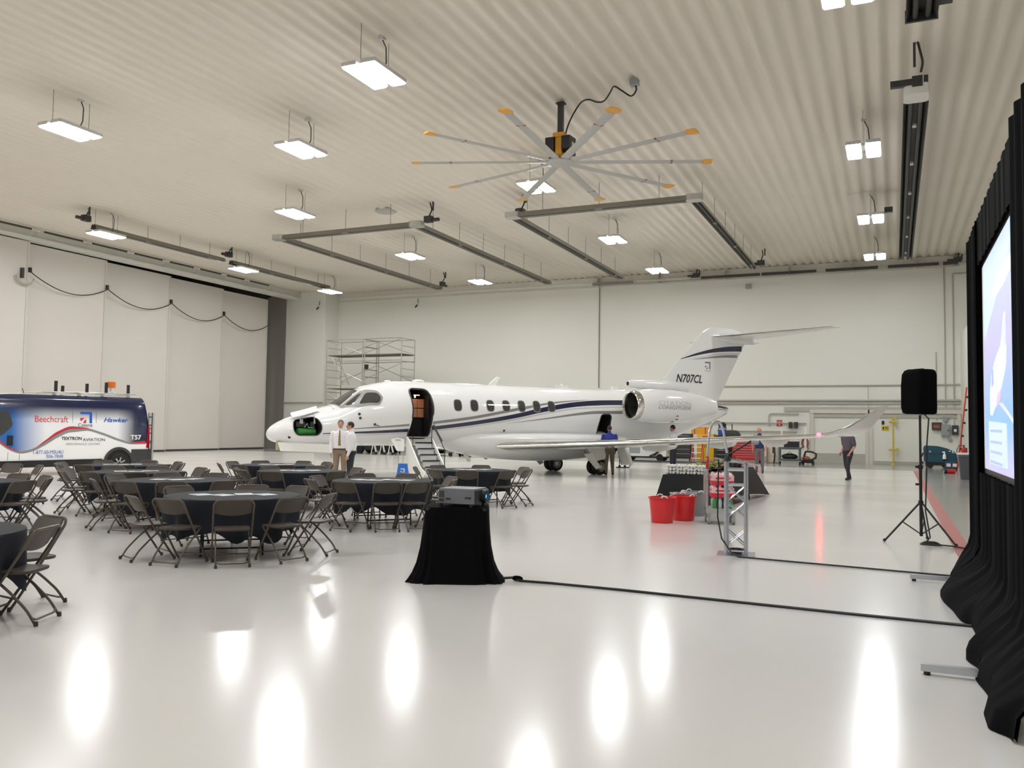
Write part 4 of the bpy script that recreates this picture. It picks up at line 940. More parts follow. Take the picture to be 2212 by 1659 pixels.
# ladder rack on the roof and the amber beacon
for x in (2.05, .55, -.3, 1.3):
    MB().tube([(x, -.8, 2.62), (x, .8, 2.62)], .025, 6).build('rack_bar', m_light_metal, van)
    MB().box((x, .72, 2.585), (.12, .06, .08)).build('rack_foot', m_light_metal, van)
for y in (.75, -.75): MB().tube([(-.55, y, 2.66), (2.4, y, 2.64)], .02, 6).build('rack_rail', m_light_metal, van)
for x, y, h in ((2.0, .7, .34), (1.72, .5, .2), (.98, .55, .3), (.42, .7, .36), (-.38, .55, .32)): MB().box((x, y, 2.66 + h / 2), (.09, .05, h)).build('ladder_clamp', m_black, van)
MB().tube([(.3, .5, 2.66), (.2, .55, 2.78), (.05, .5, 2.66)], .03, 6).build('beacon_bracket', m_white, van)
bc_ = MB().lathe([(.11, 0), (.14, .02), (.14, .2), (.11, .22)], 14, (.2, .55, 2.85)).build('beacon', mat('amber_lens', (214, 112, 34), .25), van)
MB().cyl((.2, .55, 2.74), (.2, .55, 2.85), .05, 8).build('beacon_stem', m_white, van)
MB().tube([(2.9, .62, 2.56), (2.95, .62, 2.72)], .012, 5).build('aerial', m_black, van)

# ------------------------------------------------------------------ people
def capsule(mb, p, q, r, r2=None, seg=10):
    p, q = Vector(p), Vector(q); r2 = r if r2 is None else r2; d = (q - p); L = d.length; d.normalize(); u = d.orthogonal().normalized(); v = d.cross(u); rings = []
    for k in range(4): a = -PI / 2 + PI / 2 * (k + .15) / 4; rings.append((p + d * r * math.sin(a), r * math.cos(a)))
    rings.append((p, r)); rings.append((q, r2))
    for k in range(4): a = PI / 2 * (k + .85) / 4; rings.append((q + d * r2 * math.sin(a), r2 * math.cos(a)))
    mb.loft([[tuple(c + (u * math.cos(2 * PI * j / seg) + v * math.sin(2 * PI * j / seg)) * rr) for j in range(seg)] for c, rr in rings])
SKIN = dict()
def person(label, loc, yaw, H, cols, arms, legs=None, bulk=1.0, head_yaw=0.0, sleeves='long', hair='short', lean=0.0, tie=None, glasses=False, belt=True):
    """figure facing local +y. arms: for each side (elbow, wrist) offsets from the shoulder in metres at 1.8 m height."""
    k = H / 1.8; t_ = thing('person', label, 'person', loc, yaw)
    mb = MB(); prims = []
    def cap(p, q, r, r2, tg): p = [c * k for c in p]; q = [c * k for c in q]; capsule(mb, p, q, r * k, (r2 or r) * k); prims.append((Vector(p), Vector(q), r * k, (r2 or r) * k, tg))
    def ell(c, r, tg, R=None):
        c = [x * k for x in c]; r_ = [x * k for x in r]; mb.ball(c, r_, 14, 10, R); prims.append((Vector(c), Vector(c) + Vector((0, 0, .001)), sum(r_) / 3, sum(r_) / 3, tg))
    B = bulk; ly = lean
    legs = legs or [((-.1, .0, .92), (-.11, .02, .5), (-.12, -.02, .085)), ((.1, .0, .92), (.11, .02, .5), (.12, -.02, .085))]
    for sx, (hp, kn, an) in zip((-1, 1), legs):
        cap(hp, kn, .088 * B, .062 * B, 'pants'); cap(kn, an, .062 * B, .052, 'pants')
        cap((an[0], an[1] - .03, .045), (an[0] + .02 * sx, an[1] + .14, .04), .043, .036, 'shoe'); cap(an, (an[0], an[1], .05), .048, .044, 'shoe')
    ell((0, -.005, .95), (.155 * B, .115 * B, .12), 'pants')
    tor = [(.93, .145, .105, 0), (1.0, .150, .112, .05), (1.1, .152, .115, .3), (1.22, .166, .118, .6), (1.34, .178, .116, .8), (1.42, .172, .1, .9), (1.47, .128, .082, 1), (1.505, .078, .068, 1), (1.53, .058, .056, 1)]
    mb.loft([[(wx * B * k * math.cos(a), (wy * B * math.sin(a) + ly * f_ - .004) * k, z * k) for a in np.linspace(0, 2 * PI, 23)[:-1]] for z, wx, wy, f_ in tor])
    for z0_, z1_, r0_ in ((1.02, 1.25, .15), (1.25, 1.41, .155), (1.41, 1.455, .06)): prims.append((Vector((0, ly * .6 * k, z0_ * k)), Vector((0, ly * .9 * k, z1_ * k)), r0_ * B * k, r0_ * B * k, 'shirt'))
    cap((-.13 * B, ly, 1.43), (.13 * B, ly, 1.43), .054, .054, 'shirt')
    cap((0, ly, 1.48), (0, ly + .02, 1.58), .057, .054, 'skin')
    hx, hy, hz_ = 0, ly + .03, 1.672
    Rh = Matrix.Rotation(head_yaw, 3, 'Z')
    def hd(p): v = Rh @ Vector(p); return (hx + v.x, hy + v.y, hz_ + v.z)
    ell((hx, hy, hz_ + .015), (.077, .097, .112), 'skin', Rh); ell(hd((0, .022, -.055)), (.056, .068, .065), 'skin', Rh)
    cap(hd((0, .09, .015)), hd((0, .108, -.02)), .011, .015, 'skin'); cap(hd((0, .075, -.062)), hd((0, .08, -.064)), .022, .02, 'skin'); cap(hd((0, .07, -.1)), hd((0, .06, -.1)), .022, .02, 'skin')
    for sx in (-1, 1): cap(hd((sx * .076, 0, .0)), hd((sx * .08, -.012, .025)), .014, .016, 'skin')
    for sx, (el, wr) in zip((-1, 1), arms):
        sh = (sx * .178 * B, ly, 1.425); e_ = tuple(sh[i] + el[i] for i in range(3)); w_ = tuple(sh[i] + wr[i] for i in range(3))
        if sleeves == 'long': cap(sh, e_, .058 * B, .048 * B, 'shirt'); cap(e_, w_, .05 * B, .038, 'shirt')
        else:
            mid = tuple(sh[i] + el[i] * .75 for i in range(3)); cap(sh, mid, .06 * B, .06 * B, 'shirt'); cap(sh, e_, .05, .042, 'skin'); cap(e_, w_, .043, .03, 'skin')
        f = (Vector(w_) - Vector(e_)).normalized(); s_ = Vector((sx, 0, 0)); s_ = (s_ - f * s_.dot(f)).normalized(); n_ = f.cross(s_)
        wv = Vector(w_); pm = wv + f * .05
        for dx in (-.018, .0, .018): cap(tuple(wv + f * .01 + n_ * dx), tuple(wv + f * .085 + n_ * dx * 1.2), .017, .014, 'skin')
        for j, (dx, L) in enumerate(((-.03, .06), (-.01, .075), (.01, .07), (.028, .052))):
            a = wv + f * .085 + n_ * dx; b_ = a + f * L * .55 + s_ * -.008 * sx; c_ = b_ + f * L * .4 - s_ * .022 * 1
            cap(tuple(a), tuple(b_), .0105, .0095, 'skin'); cap(tuple(b_), tuple(c_), .0095, .008, 'skin')
        th = wv + f * .03 - n_ * .03; cap(tuple(th), tuple(th + f * .045 - n_ * .03), .013, .011, 'skin'); cap(tuple(th + f * .045 - n_ * .03), tuple(th + f * .07 - n_ * .03), .011, .009, 'skin')
    me = mb.mesh('body', [], 0, merge=False)
    o = bpy.data.objects.new('body', me); COL.objects.link(o); o.parent = t_
    md = o.modifiers.new('r', 'REMESH'); md.mode = 'VOXEL'; md.voxel_size = .0125 * k
    sm = o.modifiers.new('s', 'SMOOTH'); sm.iterations = 3; sm.factor = .5
    bpy.context.view_layer.update()
    me2 = bpy.data.meshes.new_from_object(o.evaluated_get(bpy.context.evaluated_depsgraph_get())); o.modifiers.clear(); o.data = me2; me2.name = 'body'
    order = ['skin', 'shirt', 'pants', 'shoe']
    for n_ in order: me2.materials.append(cols[n_])
    nf = len(me2.polygons); C = np.empty(nf * 3); me2.polygons.foreach_get('center', C); C = C.reshape(-1, 3)
    best = np.full(nf, 9.0); idx = np.zeros(nf, int)
    for p, q, r, r2, tg in prims:
        p_, d_ = np.array(p), np.array(q - p); L2 = float(d_ @ d_); tt = np.clip(((C - p_) @ d_) / L2, 0, 1); D = np.linalg.norm(C - p_ - tt[:, None] * d_, axis=1) - (r + (r2 - r) * tt)
        m_ = D < best; best[m_] = D[m_]; idx[m_] = order.index(tg)
    hipz = .985 * k; z = C[:, 2]; torso = (np.abs(C[:, 0]) < .17 * k * B) & (np.abs(C[:, 1]) < .2 * k)
    band_ = torso & (z > .86 * k) & (z < 1.2 * k) & ((idx == 1) | (idx == 2)); idx[band_ & (z >= hipz)] = 1; idx[band_ & (z < hipz)] = 2
    me2.polygons.foreach_set('material_index', idx.astype(np.int32)); me2.polygons.foreach_set('use_smooth', [True] * nf); me2.update()
    # hair, eyes, belt, tie
    if hair:
        hb = MB()
        if hair == 'short': hb.ball([c * k for c in (hx, hy - .008, hz_ + .035)], [.084 * k, .103 * k, .103 * k], 16, 10, Rh); keep = lambda v: (v[2] > .012 * k and v[1] < .062 * k + (v[2] - .05 * k) * .5) or (v[2] > -.07 * k and v[1] < -.01 * k)
        else: hb.ball([c * k for c in (hx, hy - .008, hz_ + .02)], [.083 * k, .101 * k, .103 * k], 16, 10, Rh); keep = lambda v: v[2] > -.06 * k and v[1] < .0 and v[2] < .06 * k
        bm_ = bmesh.new(); vs = [bm_.verts.new(v) for v in hb.v]
        c0 = Vector([c * k for c in (hx, hy, hz_)])
        for f in hb.f:
            cc = sum((Vector(hb.v[i]) for i in f), Vector()) / 4; lc = Rh.inverted() @ (cc - c0)
            if keep(lc): 
                try: bm_.faces.new([vs[i] for i in f])
                except ValueError: pass
        bmesh.ops.remove_doubles(bm_, verts=bm_.verts, dist=1e-5)
        bmesh.ops.delete(bm_, geom=[v for v in bm_.verts if not v.link_faces], context='VERTS')
        bmesh.ops.solidify(bm_, geom=bm_.faces[:], thickness=.008 * k)
        mh = bpy.data.meshes.new('hair'); bm_.to_mesh(mh); bm_.free(); mh.materials.append(cols['hair']); mh.polygons.foreach_set('use_smooth', [True] * len(mh.polygons))
        ho = bpy.data.objects.new('hair', mh); COL.objects.link(ho); ho.parent = t_
    for sx in (-1, 1): MB().ball([c * k for c in hd((sx * .03, .083, .012))], [.012 * k, .008 * k, .007 * k], 8, 6).build('eye', m_letters, t_)
    MB().tube([[c * k for c in hd((x, .096 - abs(x) * .5, -.06))] for x in (-.022, 0, .022)], .004 * k, 5).build('mouth', mat('lip', (150, 92, 84), .6), t_)
    if glasses:
        g_ = MB()
        for sx in (-1, 1): g_.tube([[c * k for c in hd((sx * (.033 + .022 * math.cos(a)), .1, .012 + .016 * math.sin(a)))] for a in np.linspace(0, 2 * PI, 13)[:-1]], .0025 * k, 4, closed=True); g_.tube([[c * k for c in hd((sx * .055, .1, .014))], [c * k for c in hd((sx * .08, .0, .014))]], .0025 * k, 4)
        g_.build('glasses', m_letters, t_)
    if belt:
        MB().tube([(.157 * B * k * math.cos(a), (-.003 + .118 * B * math.sin(a)) * k, .99 * k) for a in np.linspace(0, 2 * PI, 25)[:-1]], .017 * k, 6, closed=True, flat=1.0).build('belt', mat('belt_leather', (52, 34, 28), .5), t_)
    if tie:
        tb = MB(); pts = [(.018, .085, 1.47), (.03, .125, 1.4), (.038, .135, 1.2), (.045, .132, 1.06), (0, .13, 1.0)]
        for i in range(8):
            a0, a1 = i / 8, (i + 1) / 8
            zf = lambda a: 1.505 - .5 * a; wf = lambda a: .014 + .028 * a if a < .9 else .03; yf = lambda a: .095 + .042 * math.sin(PI * min(1, a * .8 + .12))
            tb.add([((s_ * wf(a) * 1.0) * k, (yf(a) + ly + e) * k, zf(a) * k) for e in (0, .012) for a, s_ in ((a0, -1), (a0, 1), (a1, 1), (a1, -1))], [(0, 3, 2, 1), (4, 5, 6, 7), (0, 1, 5, 4), (2, 3, 7, 6), (1, 2, 6, 5), (3, 0, 4, 7)])
        tb.build('tie', tie, t_, 0)
    return t_
def cset(skin, shirt, pants, shoe, hair):
    f = lambda pre, c, r: mat(pre + '_%d_%d_%d' % c, c, r, noise=.07, scale=25)
    return dict(skin=f('skin', skin, .55), shirt=f('shirt', shirt, .8), pants=f('trousers', pants, .85), shoe=f('shoe', shoe, .4), hair=f('hair', hair, .7))
# striped tie
m_tie = mat('striped_tie', (90, 84, 66), .6)
nt = m_tie.node_tree; wv_ = nt.nodes.new('ShaderNodeTexWave'); wv_.inputs['Scale'].default_value = 9; wv_.bands_direction = 'DIAGONAL'; rp = nt.nodes.new('ShaderNodeValToRGB'); rp.color_ramp.elements[0].color = lin(46, 40, 44); rp.color_ramp.elements[1].color = lin(186, 168, 96)
tc = nt.nodes.new('ShaderNodeTexCoord'); nt.links.new(tc.outputs['Object'], wv_.inputs['Vector']); nt.links.new(wv_.outputs['Fac'], rp.inputs['Fac']); nt.links.new(rp.outputs['Color'], nt.nodes['Principled BSDF'].inputs['Base Color'])
def face(loc, to): return math.atan2(to[1] - loc[1], to[0] - loc[0]) - PI / 2
hang = ((-.05, -.03, -.3), (-.03, .06, -.54)); hangr = ((.05, -.03, -.3), (.03, .06, -.54))
L1 = (-14.5, 20.35, 0)
person('grey haired man in white shirt, striped tie and tan trousers by the jet nose', L1, face(L1, (-9.5, 9.0)), 1.86, cset((196, 140, 120), (232, 228, 230), (140, 122, 100), (40, 32, 30), (116, 108, 102)), [((-.13, -.06, -.27), (-.1, .07, -.47)), hangr], tie=m_tie, head_yaw=.1, bulk=1.2)
L2 = (-13.72, 19.75, 0)
person('dark haired man with glasses in white shirt and black trousers by the jet nose', L2, face(L2, (-17.5, 17.6)), 1.80, cset((196, 140, 118), (230, 226, 230), (38, 42, 52), (26, 26, 28), (52, 36, 30)), [hang, ((.07, -.08, -.29), (.0, .05, -.53))], glasses=True, bulk=1.28, head_yaw=.15)
L3 = (-5.0, 35.95, 0)
person('bald man in navy polo shirt and grey trousers beside the red tool chest', L3, face(L3, (-6.5, 20)), 1.87, cset((204, 142, 124), (34, 62, 104), (118, 116, 118), (36, 32, 34), (150, 120, 104)), [((-.08, -.02, -.28), (-.04, .1, -.5)), ((.08, -.02, -.28), (.04, .08, -.52))], sleeves='short', hair='bald', bulk=1.1, head_yaw=.35)
L4 = (-1.5, 32.95, 0)
person('man in dark grey shirt and black trousers walking behind the winglet, head hidden', L4, face(L4, (-4.2, 29.5)), 1.9, cset((200, 140, 122), (84, 76, 84), (46, 46, 52), (24, 24, 26), (60, 46, 40)), [((-.03, -.05, -.29), (.0, .14, -.5)), ((.03, -.08, -.28), (.0, .1, -.5))], sleeves='short', bulk=1.16, legs=[((-.1, 0, .92), (-.1, .13, .52), (-.1, .1, .085)), ((.1, 0, .92), (.1, -.02, .5), (.1, -.2, .1))])
L5 = (-7.95, 33.4, 0)
person('brown haired man in white shirt standing behind the wing near the cart', L5, face(L5, (-15, 35)), 1.9, cset((206, 144, 124), (226, 228, 234), (54, 56, 64), (28, 28, 30), (72, 46, 34)), [hang, hangr], bulk=1.1)
jl = lambda t, y: (-18.34 + .586 * t + .810 * y, 21.70 + .810 * t - .586 * y, 0)
L6 = jl(12.2, 1.9)
person('man in royal blue shirt and khaki trousers at the open baggage door', L6, face(L6, jl(12.6, 1.0)), 1.84, cset((150, 100, 82), (34, 44, 124), (126, 112, 92), (44, 34, 30), (44, 34, 32)), [((-.06, .05, -.28), (-.02, .25, -.4)), ((.06, -.02, -.29), (.03, .06, -.54))], bulk=1.25)
tb_ = thing('blue_cart', 'small dark blue wheeled cart with black hose behind the open baggage door', 'cart', (-11.0, 36.6, .0), .4)
MB().rbox((0, 0, .68), (.34, .3, .5), .03).build('cart_body', mat('navy_cloth', (36, 58, 96), .6), tb_)
for sx in (-.12, .12): MB().cyl((sx, 0, .06), (sx, 0, .45), .02, 6).build('leg', m_black, tb_); MB().cyl((sx, -.03, .06), (sx, .03, .06), .06, 12).build('caster', m_black_rubber, tb_)
MB().tube([(.25, 0, .6), (.36, -.05, .5), (.4, -.05, .2), (.3, -.1, .03), (-.3, -.2, .025)], .025, 6).build('hose', m_black, tb_)
# ------------------------------------------------------------------ folding chairs
def make_chair():
    t_ = thing('folding_chair', 'x', 'chair')
    hw = .23
    P = [(-.212, .27, .015), (-.22, .2, .12), (-.225, -.03, .47), (-.228, -.195, .74), (-.19, -.215, .785), (.19, -.215, .785), (.228, -.195, .74), (.225, -.03, .47), (.22, .2, .12), (.212, .27, .015)]
    MB().tube(arc(P, .05, 3), .0125, 7).build('frame', m_chair, t_)
    for sx in (-1, 1):
        MB().tube(arc([(sx * .19, .17, .43), (sx * .19, -.02, .27), (sx * .19, -.16, .13), (sx * .19, -.235, .012)], .05, 3), .0115, 7).build('leg', m_chair, t_)
        MB().lathe([(.017, 0), (.019, .012), (.015, .04)], 8, (sx * .19, -.24, 0)).build('foot_cap', m_chair_plastic, t_)
        MB().lathe([(.017, 0), (.019, .012), (.015, .04)], 8, (sx * .205, .273, 0)).build('foot_cap', m_chair_plastic, t_)
    MB().tube(arc([(-.19, -.2, .07), (-.15, -.215, .045), (.15, -.215, .045), (.19, -.2, .07)], .04, 3), .009, 6).build('stretcher', m_chair, t_)
    MB().tube([(-.21, .215, .10), (.21, .215, .10)], .009, 6).build('stretcher', m_chair, t_)
    seat = MB()
    out = rounded([(-.19, -.17), (.19, -.17), (.215, .2), (-.215, .2)], .09, 3)
    rings = []
    for k, dz in ((.97, .418), (1.0, .43), (.985, .444), (.9, .441), (.5, .432)): rings.append([(x * k, (y - .015) * k + .015, dz) for x, y in out])
    seat.loft(rings); seat.build('seat', m_chair_plastic, t_)
    back = MB(); nu, nv = 9, 5
    def bk(e):
        def fn(u, v):
            x = (u - .5) * 2; h = .625 + v * .155; wv = .212 - (.012 if v > .9 else 0); hh = h - .03 * (1 - x * x) * (1 - v)
            y = -.03 - (hh - .47) * .586 - .03 * (1 - x * x) + .03 + e; return (x * wv, y - .006, hh)
        return fn
    back.grid(bk(-.008), nu, nv); back.grid(bk(.010), nu, nv)
    b0 = nu * nv
    for i in range(nu - 1):
        for j in (0, nv - 1): back.f.append((i * nv + j, (i + 1) * nv + j, b0 + (i + 1) * nv + j, b0 + i * nv + j)); back.m.append(0)
    for j in range(nv - 1):
        for i in (0, nu - 1): back.f.append((i * nv + j, i * nv + j + 1, b0 + i * nv + j + 1, b0 + i * nv + j)); back.m.append(0)
    back.build('backrest', m_chair_plastic, t_)
    return t_
chair0 = make_chair(); used = []
POS = ((0, 'front'), (36, 'front right corner'), (72, 'right side'), (108, 'rear right side'), (146, 'back right'), (180, 'back'), (214, 'back left'), (252, 'rear left side'), (288, 'left side'), (324, 'front left corner'))
def place_chair(C, a, tname, grp, rho=1.12, twist=0.0, ri=[0]):
    c = Vector((-C[0], -C[1])); c.normalize(); f = -c; r = Vector((f.y, -f.x))
    d = c * math.cos(math.radians(a)) + r * math.sin(math.radians(a))
    p = Vector((C[0], C[1])) + d * rho; rz = math.atan2(-d.y, -d.x) - PI / 2 + twist
    pos = min(POS, key=lambda q: abs((a - q[0] + 180) % 360 - 180))[1]
    lab = 'brown folding chair at the %s of %s' % (pos, tname)
    if lab in used_l: 
        pos = pos + ' (second)'; lab = 'second brown folding chair at the %s of %s' % (pos.replace(' (second)', ''), tname)
    used_l.add(lab)
    if not used: used.append(1); chair0.location = (p.x, p.y, 0); chair0.rotation_euler.z = rz; chair0['label'] = lab; chair0['group'] = grp
    else: dup(chair0, (p.x, p.y, 0), rz, lab, grp)
used_l = set()
RT, ZT_ = .86, .74
def cloth_mesh(seed):
    rnd = random.Random(seed); n = 96; ph = [rnd.uniform(0, 2 * PI) for _ in range(6)]
    hem = lambda a: .27 + .05 * math.cos(4 * a + ph[0]) + .035 * math.cos(9 * a + ph[1]) + .03 * math.cos(13 * a + ph[2])
    fold = lambda a: .035 * math.cos(9 * a + ph[1] + PI) + .022 * math.cos(13 * a + ph[3]) + .012 * math.cos(21 * a + ph[4])
    b = MB(); rows_ = []
    for r in (0.02, .3, .6, .82): rows_.append([(r * math.cos(2 * PI * i / n), r * math.sin(2 * PI * i / n), ZT_ + .008) for i in range(n)])
    rows_.append([((RT + .005) * math.cos(2 * PI * i / n), (RT + .005) * math.sin(2 * PI * i / n), ZT_ + .004) for i in range(n)])
    for k in (.04, .15, .3, .5, .75, 1.0):
        row = []
        for i in range(n):
            a = 2 * PI * i / n; h = hem(a); z = ZT_ - (ZT_ - h) * k; rr = RT + .014 - .05 * k + fold(a) * k ** .8 + .02 * k
            row.append((rr * math.cos(a), rr * math.sin(a), z))
        rows_.append(row)
    b.loft(rows_, caps=False); b.add(rows_[0], [tuple(range(n - 1, -1, -1))]); return b
def make_table():
    t_ = thing('round_table', 'x', 'table', group='round banquet tables')
    MB().lathe([(RT, ZT_ - .03), (RT, ZT_ - .0)], 40).build('tabletop', mat('table_board', (150, 130, 105), .5), t_)
    for sx in (-1, 1):
        for sy in (-1, 1): MB().tube([(sx * .42, sy * .38, 0), (sx * .40, sy * .36, .72)], .0135, 7).build('leg', m_black, t_)
    for sx in (-1, 1): MB().tube([(sx * .418, -.375, .1), (sx * .418, .375, .1)], .011, 6).build('leg_brace', m_black, t_); MB().tube([(sx * .41, 0, .3), (sx * .1, 0, .7)], .011, 6).build('leg_brace', m_black, t_)
    return t_
table0 = make_table()
broch = MB().box((0, 0, .002), (.22, .28, .004)); bro_me = broch.mesh('brochure', m_paper, 0)
bro_p = MB().box((0, .04, .0045), (.16, .12, .001)).mesh('printed_panel', mat('print_blue', (150, 168, 190), .5, noise=.5, scale=18), 0)
TABLES = [
 ((-8.02, 8.88), 'the frontmost full table', [0, -34, 33, 66, -66, -146, 167, 137], 4),
 ((-8.15, 12.72), 'the table left of the projector', [3, -28, 26, -68, -112, -164, 161, 108, 70], 4),
 ((-8.60, 17.10), 'the table behind the projector', [-6, -40, 34, 66, 115, 172, -140, -100], 3),
 ((-10.97, 10.78), 'the second table towards the van', [-3, -36, 34, 70, -72, -132, -173, 148], 3),
 ((-13.42, 12.15), 'the third table towards the van', [0, -36, 33, 72, -70, -110, -160, 160, 112], 3),
 ((-15.80, 13.95), 'the table beside the van wheel', [0, 36, -36, 74, -72, -108, -160, 155, 112], 3),
 ((-11.20, 14.35), 'the table before the two men', [-25, 33, -62, -100, 76, 112, -150, 165], 3),
 ((-13.35, 16.20), 'the table by the nose wheel', [-38, 8, -80, -125, -162, 150, 112, 72], 3),
 ((-7.55, 4.50), 'the cut off near table', [(60, .92), (106, .97)], 0),
 ((-13.25, 8.60), 'the cut off far table', [40, 72, 105, 140], 0),
]
for i, (C, nm, angs, nb) in enumerate(TABLES):
    face_a = math.atan2(-C[1], -C[0])
    lab = 'round folding table standing under its black cloth, ' + nm
    if i == 0: table0.location = (C[0], C[1], 0); table0.rotation_euler.z = face_a; table0['label'] = lab
    else: dup(table0, (C[0], C[1], 0), face_a + .3 * i, lab)
    cl_ = cloth_mesh(i + 3).build('tablecloth', m_cloth, None, 60, loc=(C[0], C[1], 0), rz=face_a)
    tag(cl_, 'black cloth draped over ' + nm, 'tablecloth', 'black tablecloths')
    rnd = random.Random(i)
    for a in angs:
        a, rho = a if isinstance(a, tuple) else (a, 1.10 + rnd.uniform(-.03, .05))
        place_chair(C, a, nm, 'brown folding chairs at the round tables', rho, rnd.uniform(-.12, .12))
    c = Vector((-C[0], -C[1])).normalized()
    for k in range(nb):
        o = bpy.data.objects.new('brochure', bro_me); COL.objects.link(o); q = bpy.data.objects.new('printed_panel', bro_p); COL.objects.link(q); q.parent = o
        r_ = Vector((-c.y, c.x)); off = r_ * ((k - nb / 2 + .5) * .27) + c * (.12 * (k % 2) - .05)
        o.location = (C[0] + off.x, C[1] + off.y, ZT_ + .009 + .0005 * k); o.rotation_euler.z = rnd.uniform(-1.5, 1.5)
        tag(o, '%s white printed brochure lying on %s' % (('rightmost', 'second', 'third', 'leftmost')[k] if nb == 4 else ('rightmost', 'middle', 'leftmost')[k], nm), 'brochure', 'brochures on ' + nm)
# two chairs of a table that is otherwise outside the view
for a, nm in ((100, 'the hidden far table'), (140, 'the hidden far table')): place_chair((-16.6, 10.9), a, nm, 'brown folding chairs at the round tables')

# ------------------------------------------------------------------ projector on its draped stand
ux, uy = Vector((.913, .409)), Vector((-.409, .913))
ps = thing('projector_stand', 'tall projector stand under floor length black cloth', 'stand', (-4.47, 8.53, 0), math.radians(24.1))
MB().rbox((0, 0, .79), (.66, .58, .03), .02).build('top', m_black, ps)
for sx in (-1, 1):
    for sy in (-1, 1): MB().tube([(sx * .29, sy * .25, 0), (sx * .29, sy * .25, .78)], .018, 6).build('leg', m_darkgrey, ps)
b = MB(); n = 96; rows_ = []
sq = lambda a, hx, hy: (lambda c, s_: (hx * math.copysign(abs(c) ** .32, c), hy * math.copysign(abs(s_) ** .32, s_)))(math.cos(a), math.sin(a))
rows_.append([(*[q * .5 for q in sq(2 * PI * i / n, .34, .3)], .812) for i in range(n)])
rows_.append([(*sq(2 * PI * i / n, .342, .302), .811) for i in range(n)])
for k in (.03, .15, .35, .55, .75, .88, .96, 1.0):
    row = []
    for i in range(n):
        a = 2 * PI * i / n; x, y = sq(a, .348 + .04 * k + .06 * k ** 6, .31 + .03 * k + .06 * k ** 6)
        fo_ = (.012 * math.cos(11 * a + 1) + .012 * math.cos(17 * a) + .02 * math.cos(5 * a + 2)) * k + (.05 * max(0, math.cos(a + 2.75)) ** 4 + .07 * max(0, math.cos(a)) ** 8) * k ** 4
        rr = 1 + fo_ / .4; row.append((x * rr, y * rr, .808 - .803 * k + .004 * (1 - k)))
    rows_.append(row)
b.loft(rows_, caps=False); b.add(rows_[0], [tuple(range(n))])
pc = b.build('projector_stand_cloth', m_velvet, None, 60, loc=(-4.47, 8.53, 0), rz=math.radians(24.1)); tag(pc, 'black floor length cloth draped over the projector stand', 'tablecloth')
pj = thing('projector', 'grey projector glowing blue at its lens on the black draped stand', 'projector', (-4.36, 8.50, .83), math.radians(4))
m_proj = mat('projector_grey', (112, 114, 122), .4, noise=.03)
MB().rbox((-.03, 0, .095), (.44, .40, .15), .03).build('housing', m_proj, pj); MB().rbox((-.03, 0, .175), (.42, .38, .015), .03).build('lid', mat('projector_lid', (128, 130, 137), .4), pj)
MB().box((.195, 0, .095), (.02, .37, .14)).build('front_panel', m_black, pj)
MB().lathe([(.075, .0), (.075, .05), (.06, .06), (.055, .03)], 20, (.2, .02, .095), 'x', caps=False).build('lens_barrel', m_black, pj)
m_lens = mat('lens_glow', (92, 180, 255), .2, noise=0, emit=7.0)
MB().lathe([(.05, .0), (.03, .015), (0, .02)], 16, (.215, .02, .095), 'x').build('lens', m_lens, pj)
MB().box((-.245, 0, .1), (.012, .34, .12)).build('end_panel', m_darkgrey, pj)
MB().box((-.2, -.2, .12), (.06, .01, .07)).build('connector_panel', m_darkgrey, pj); MB().box((-.2, -.2, .055), (.06, .01, .03)).build('connector_panel', m_darkgrey, pj)
for x, w_ in ((-.13, .05), (-.1, .02), (.09, .03), (.12, .025), (.14, .02)): MB().box((x, -.2, .07 if x < 0 else .085), (w_ * .7, .008, .02)).build('button', m_black, pj)
for x, y in ((-.22, -.17), (-.22, .17), (.14, -.17), (.14, .17)): MB().cyl((x, y, -.016), (x, y, .03), .02, 8).build('foot', m_black, pj)
cb = MB().tube([(-3.95, 8.62, .03), (-3.85, 8.68, .035), (-3.75, 8.66, .012), (-3.4, 8.69, .012), (-2.6, 8.68, .012), (-1.5, 8.62, .012), (-.4, 8.56, .012), (.62, 8.53, .012)], .0145, 6).build('projector_cable', m_black); tag(cb, 'black cable taped across the floor from projector stand to screen', 'cable')
cs_ = MB().ball((-3.80, 8.69, .03), [.07, .035, .03], 10, 6).build('cable_bundle', m_velvet); tag(cs_, 'black cloth wrapped cable bundle at the foot of the projector stand', 'cable')

# ------------------------------------------------------------------ truss lectern with microphone
tr = thing('truss_lectern', 'short aluminium box truss lectern with clear sloping top', 'lectern', (-1.98, 12.0, 0), math.radians(8))
MB().box((0, 0, .006), (.5, .46, .012), .0).build('base_plate', m_alu, tr)
q = .13
for sx in (-1, 1):
    for sy in (-1, 1): MB().tube([(sx * q, sy * q, .012), (sx * q, sy * q, 1.27)], .029, 10).build('chord', m_alu, tr)
for z in (.06, .95, 1.16):
    for (a, b_) in (((-q, -q), (q, -q)), ((q, -q), (q, q)), ((q, q), (-q, q)), ((-q, q), (-q, -q))): MB().cyl((a[0], a[1], z), (b_[0], b_[1], z), .014 if z < 1 else .02, 6).build('cross_bar', m_alu, tr)
for z0 in (.12, .5, .72):
    for (a, b_) in (((-q, -q), (q, -q)), ((q, q), (-q, q)), ((q, -q), (q, q)), ((-q, q), (-q, -q))):
        MB().cyl((a[0], a[1], z0), (b_[0], b_[1], z0 + .22), .0085, 6).build('brace', m_alu, tr); MB().cyl((b_[0], b_[1], z0), (a[0], a[1], z0 + .22), .0085, 6).build('brace', m_alu, tr)
MB().extrude([(-.3, -.28, 1.30), (.32, -.28, 1.21), (.32, .28, 1.21), (-.3, .28, 1.30)], (0, 0, .012)).build('clear_top', mat('clear_acrylic', (225, 232, 232), .05, noise=0, trans=.95, alpha=.35), tr)
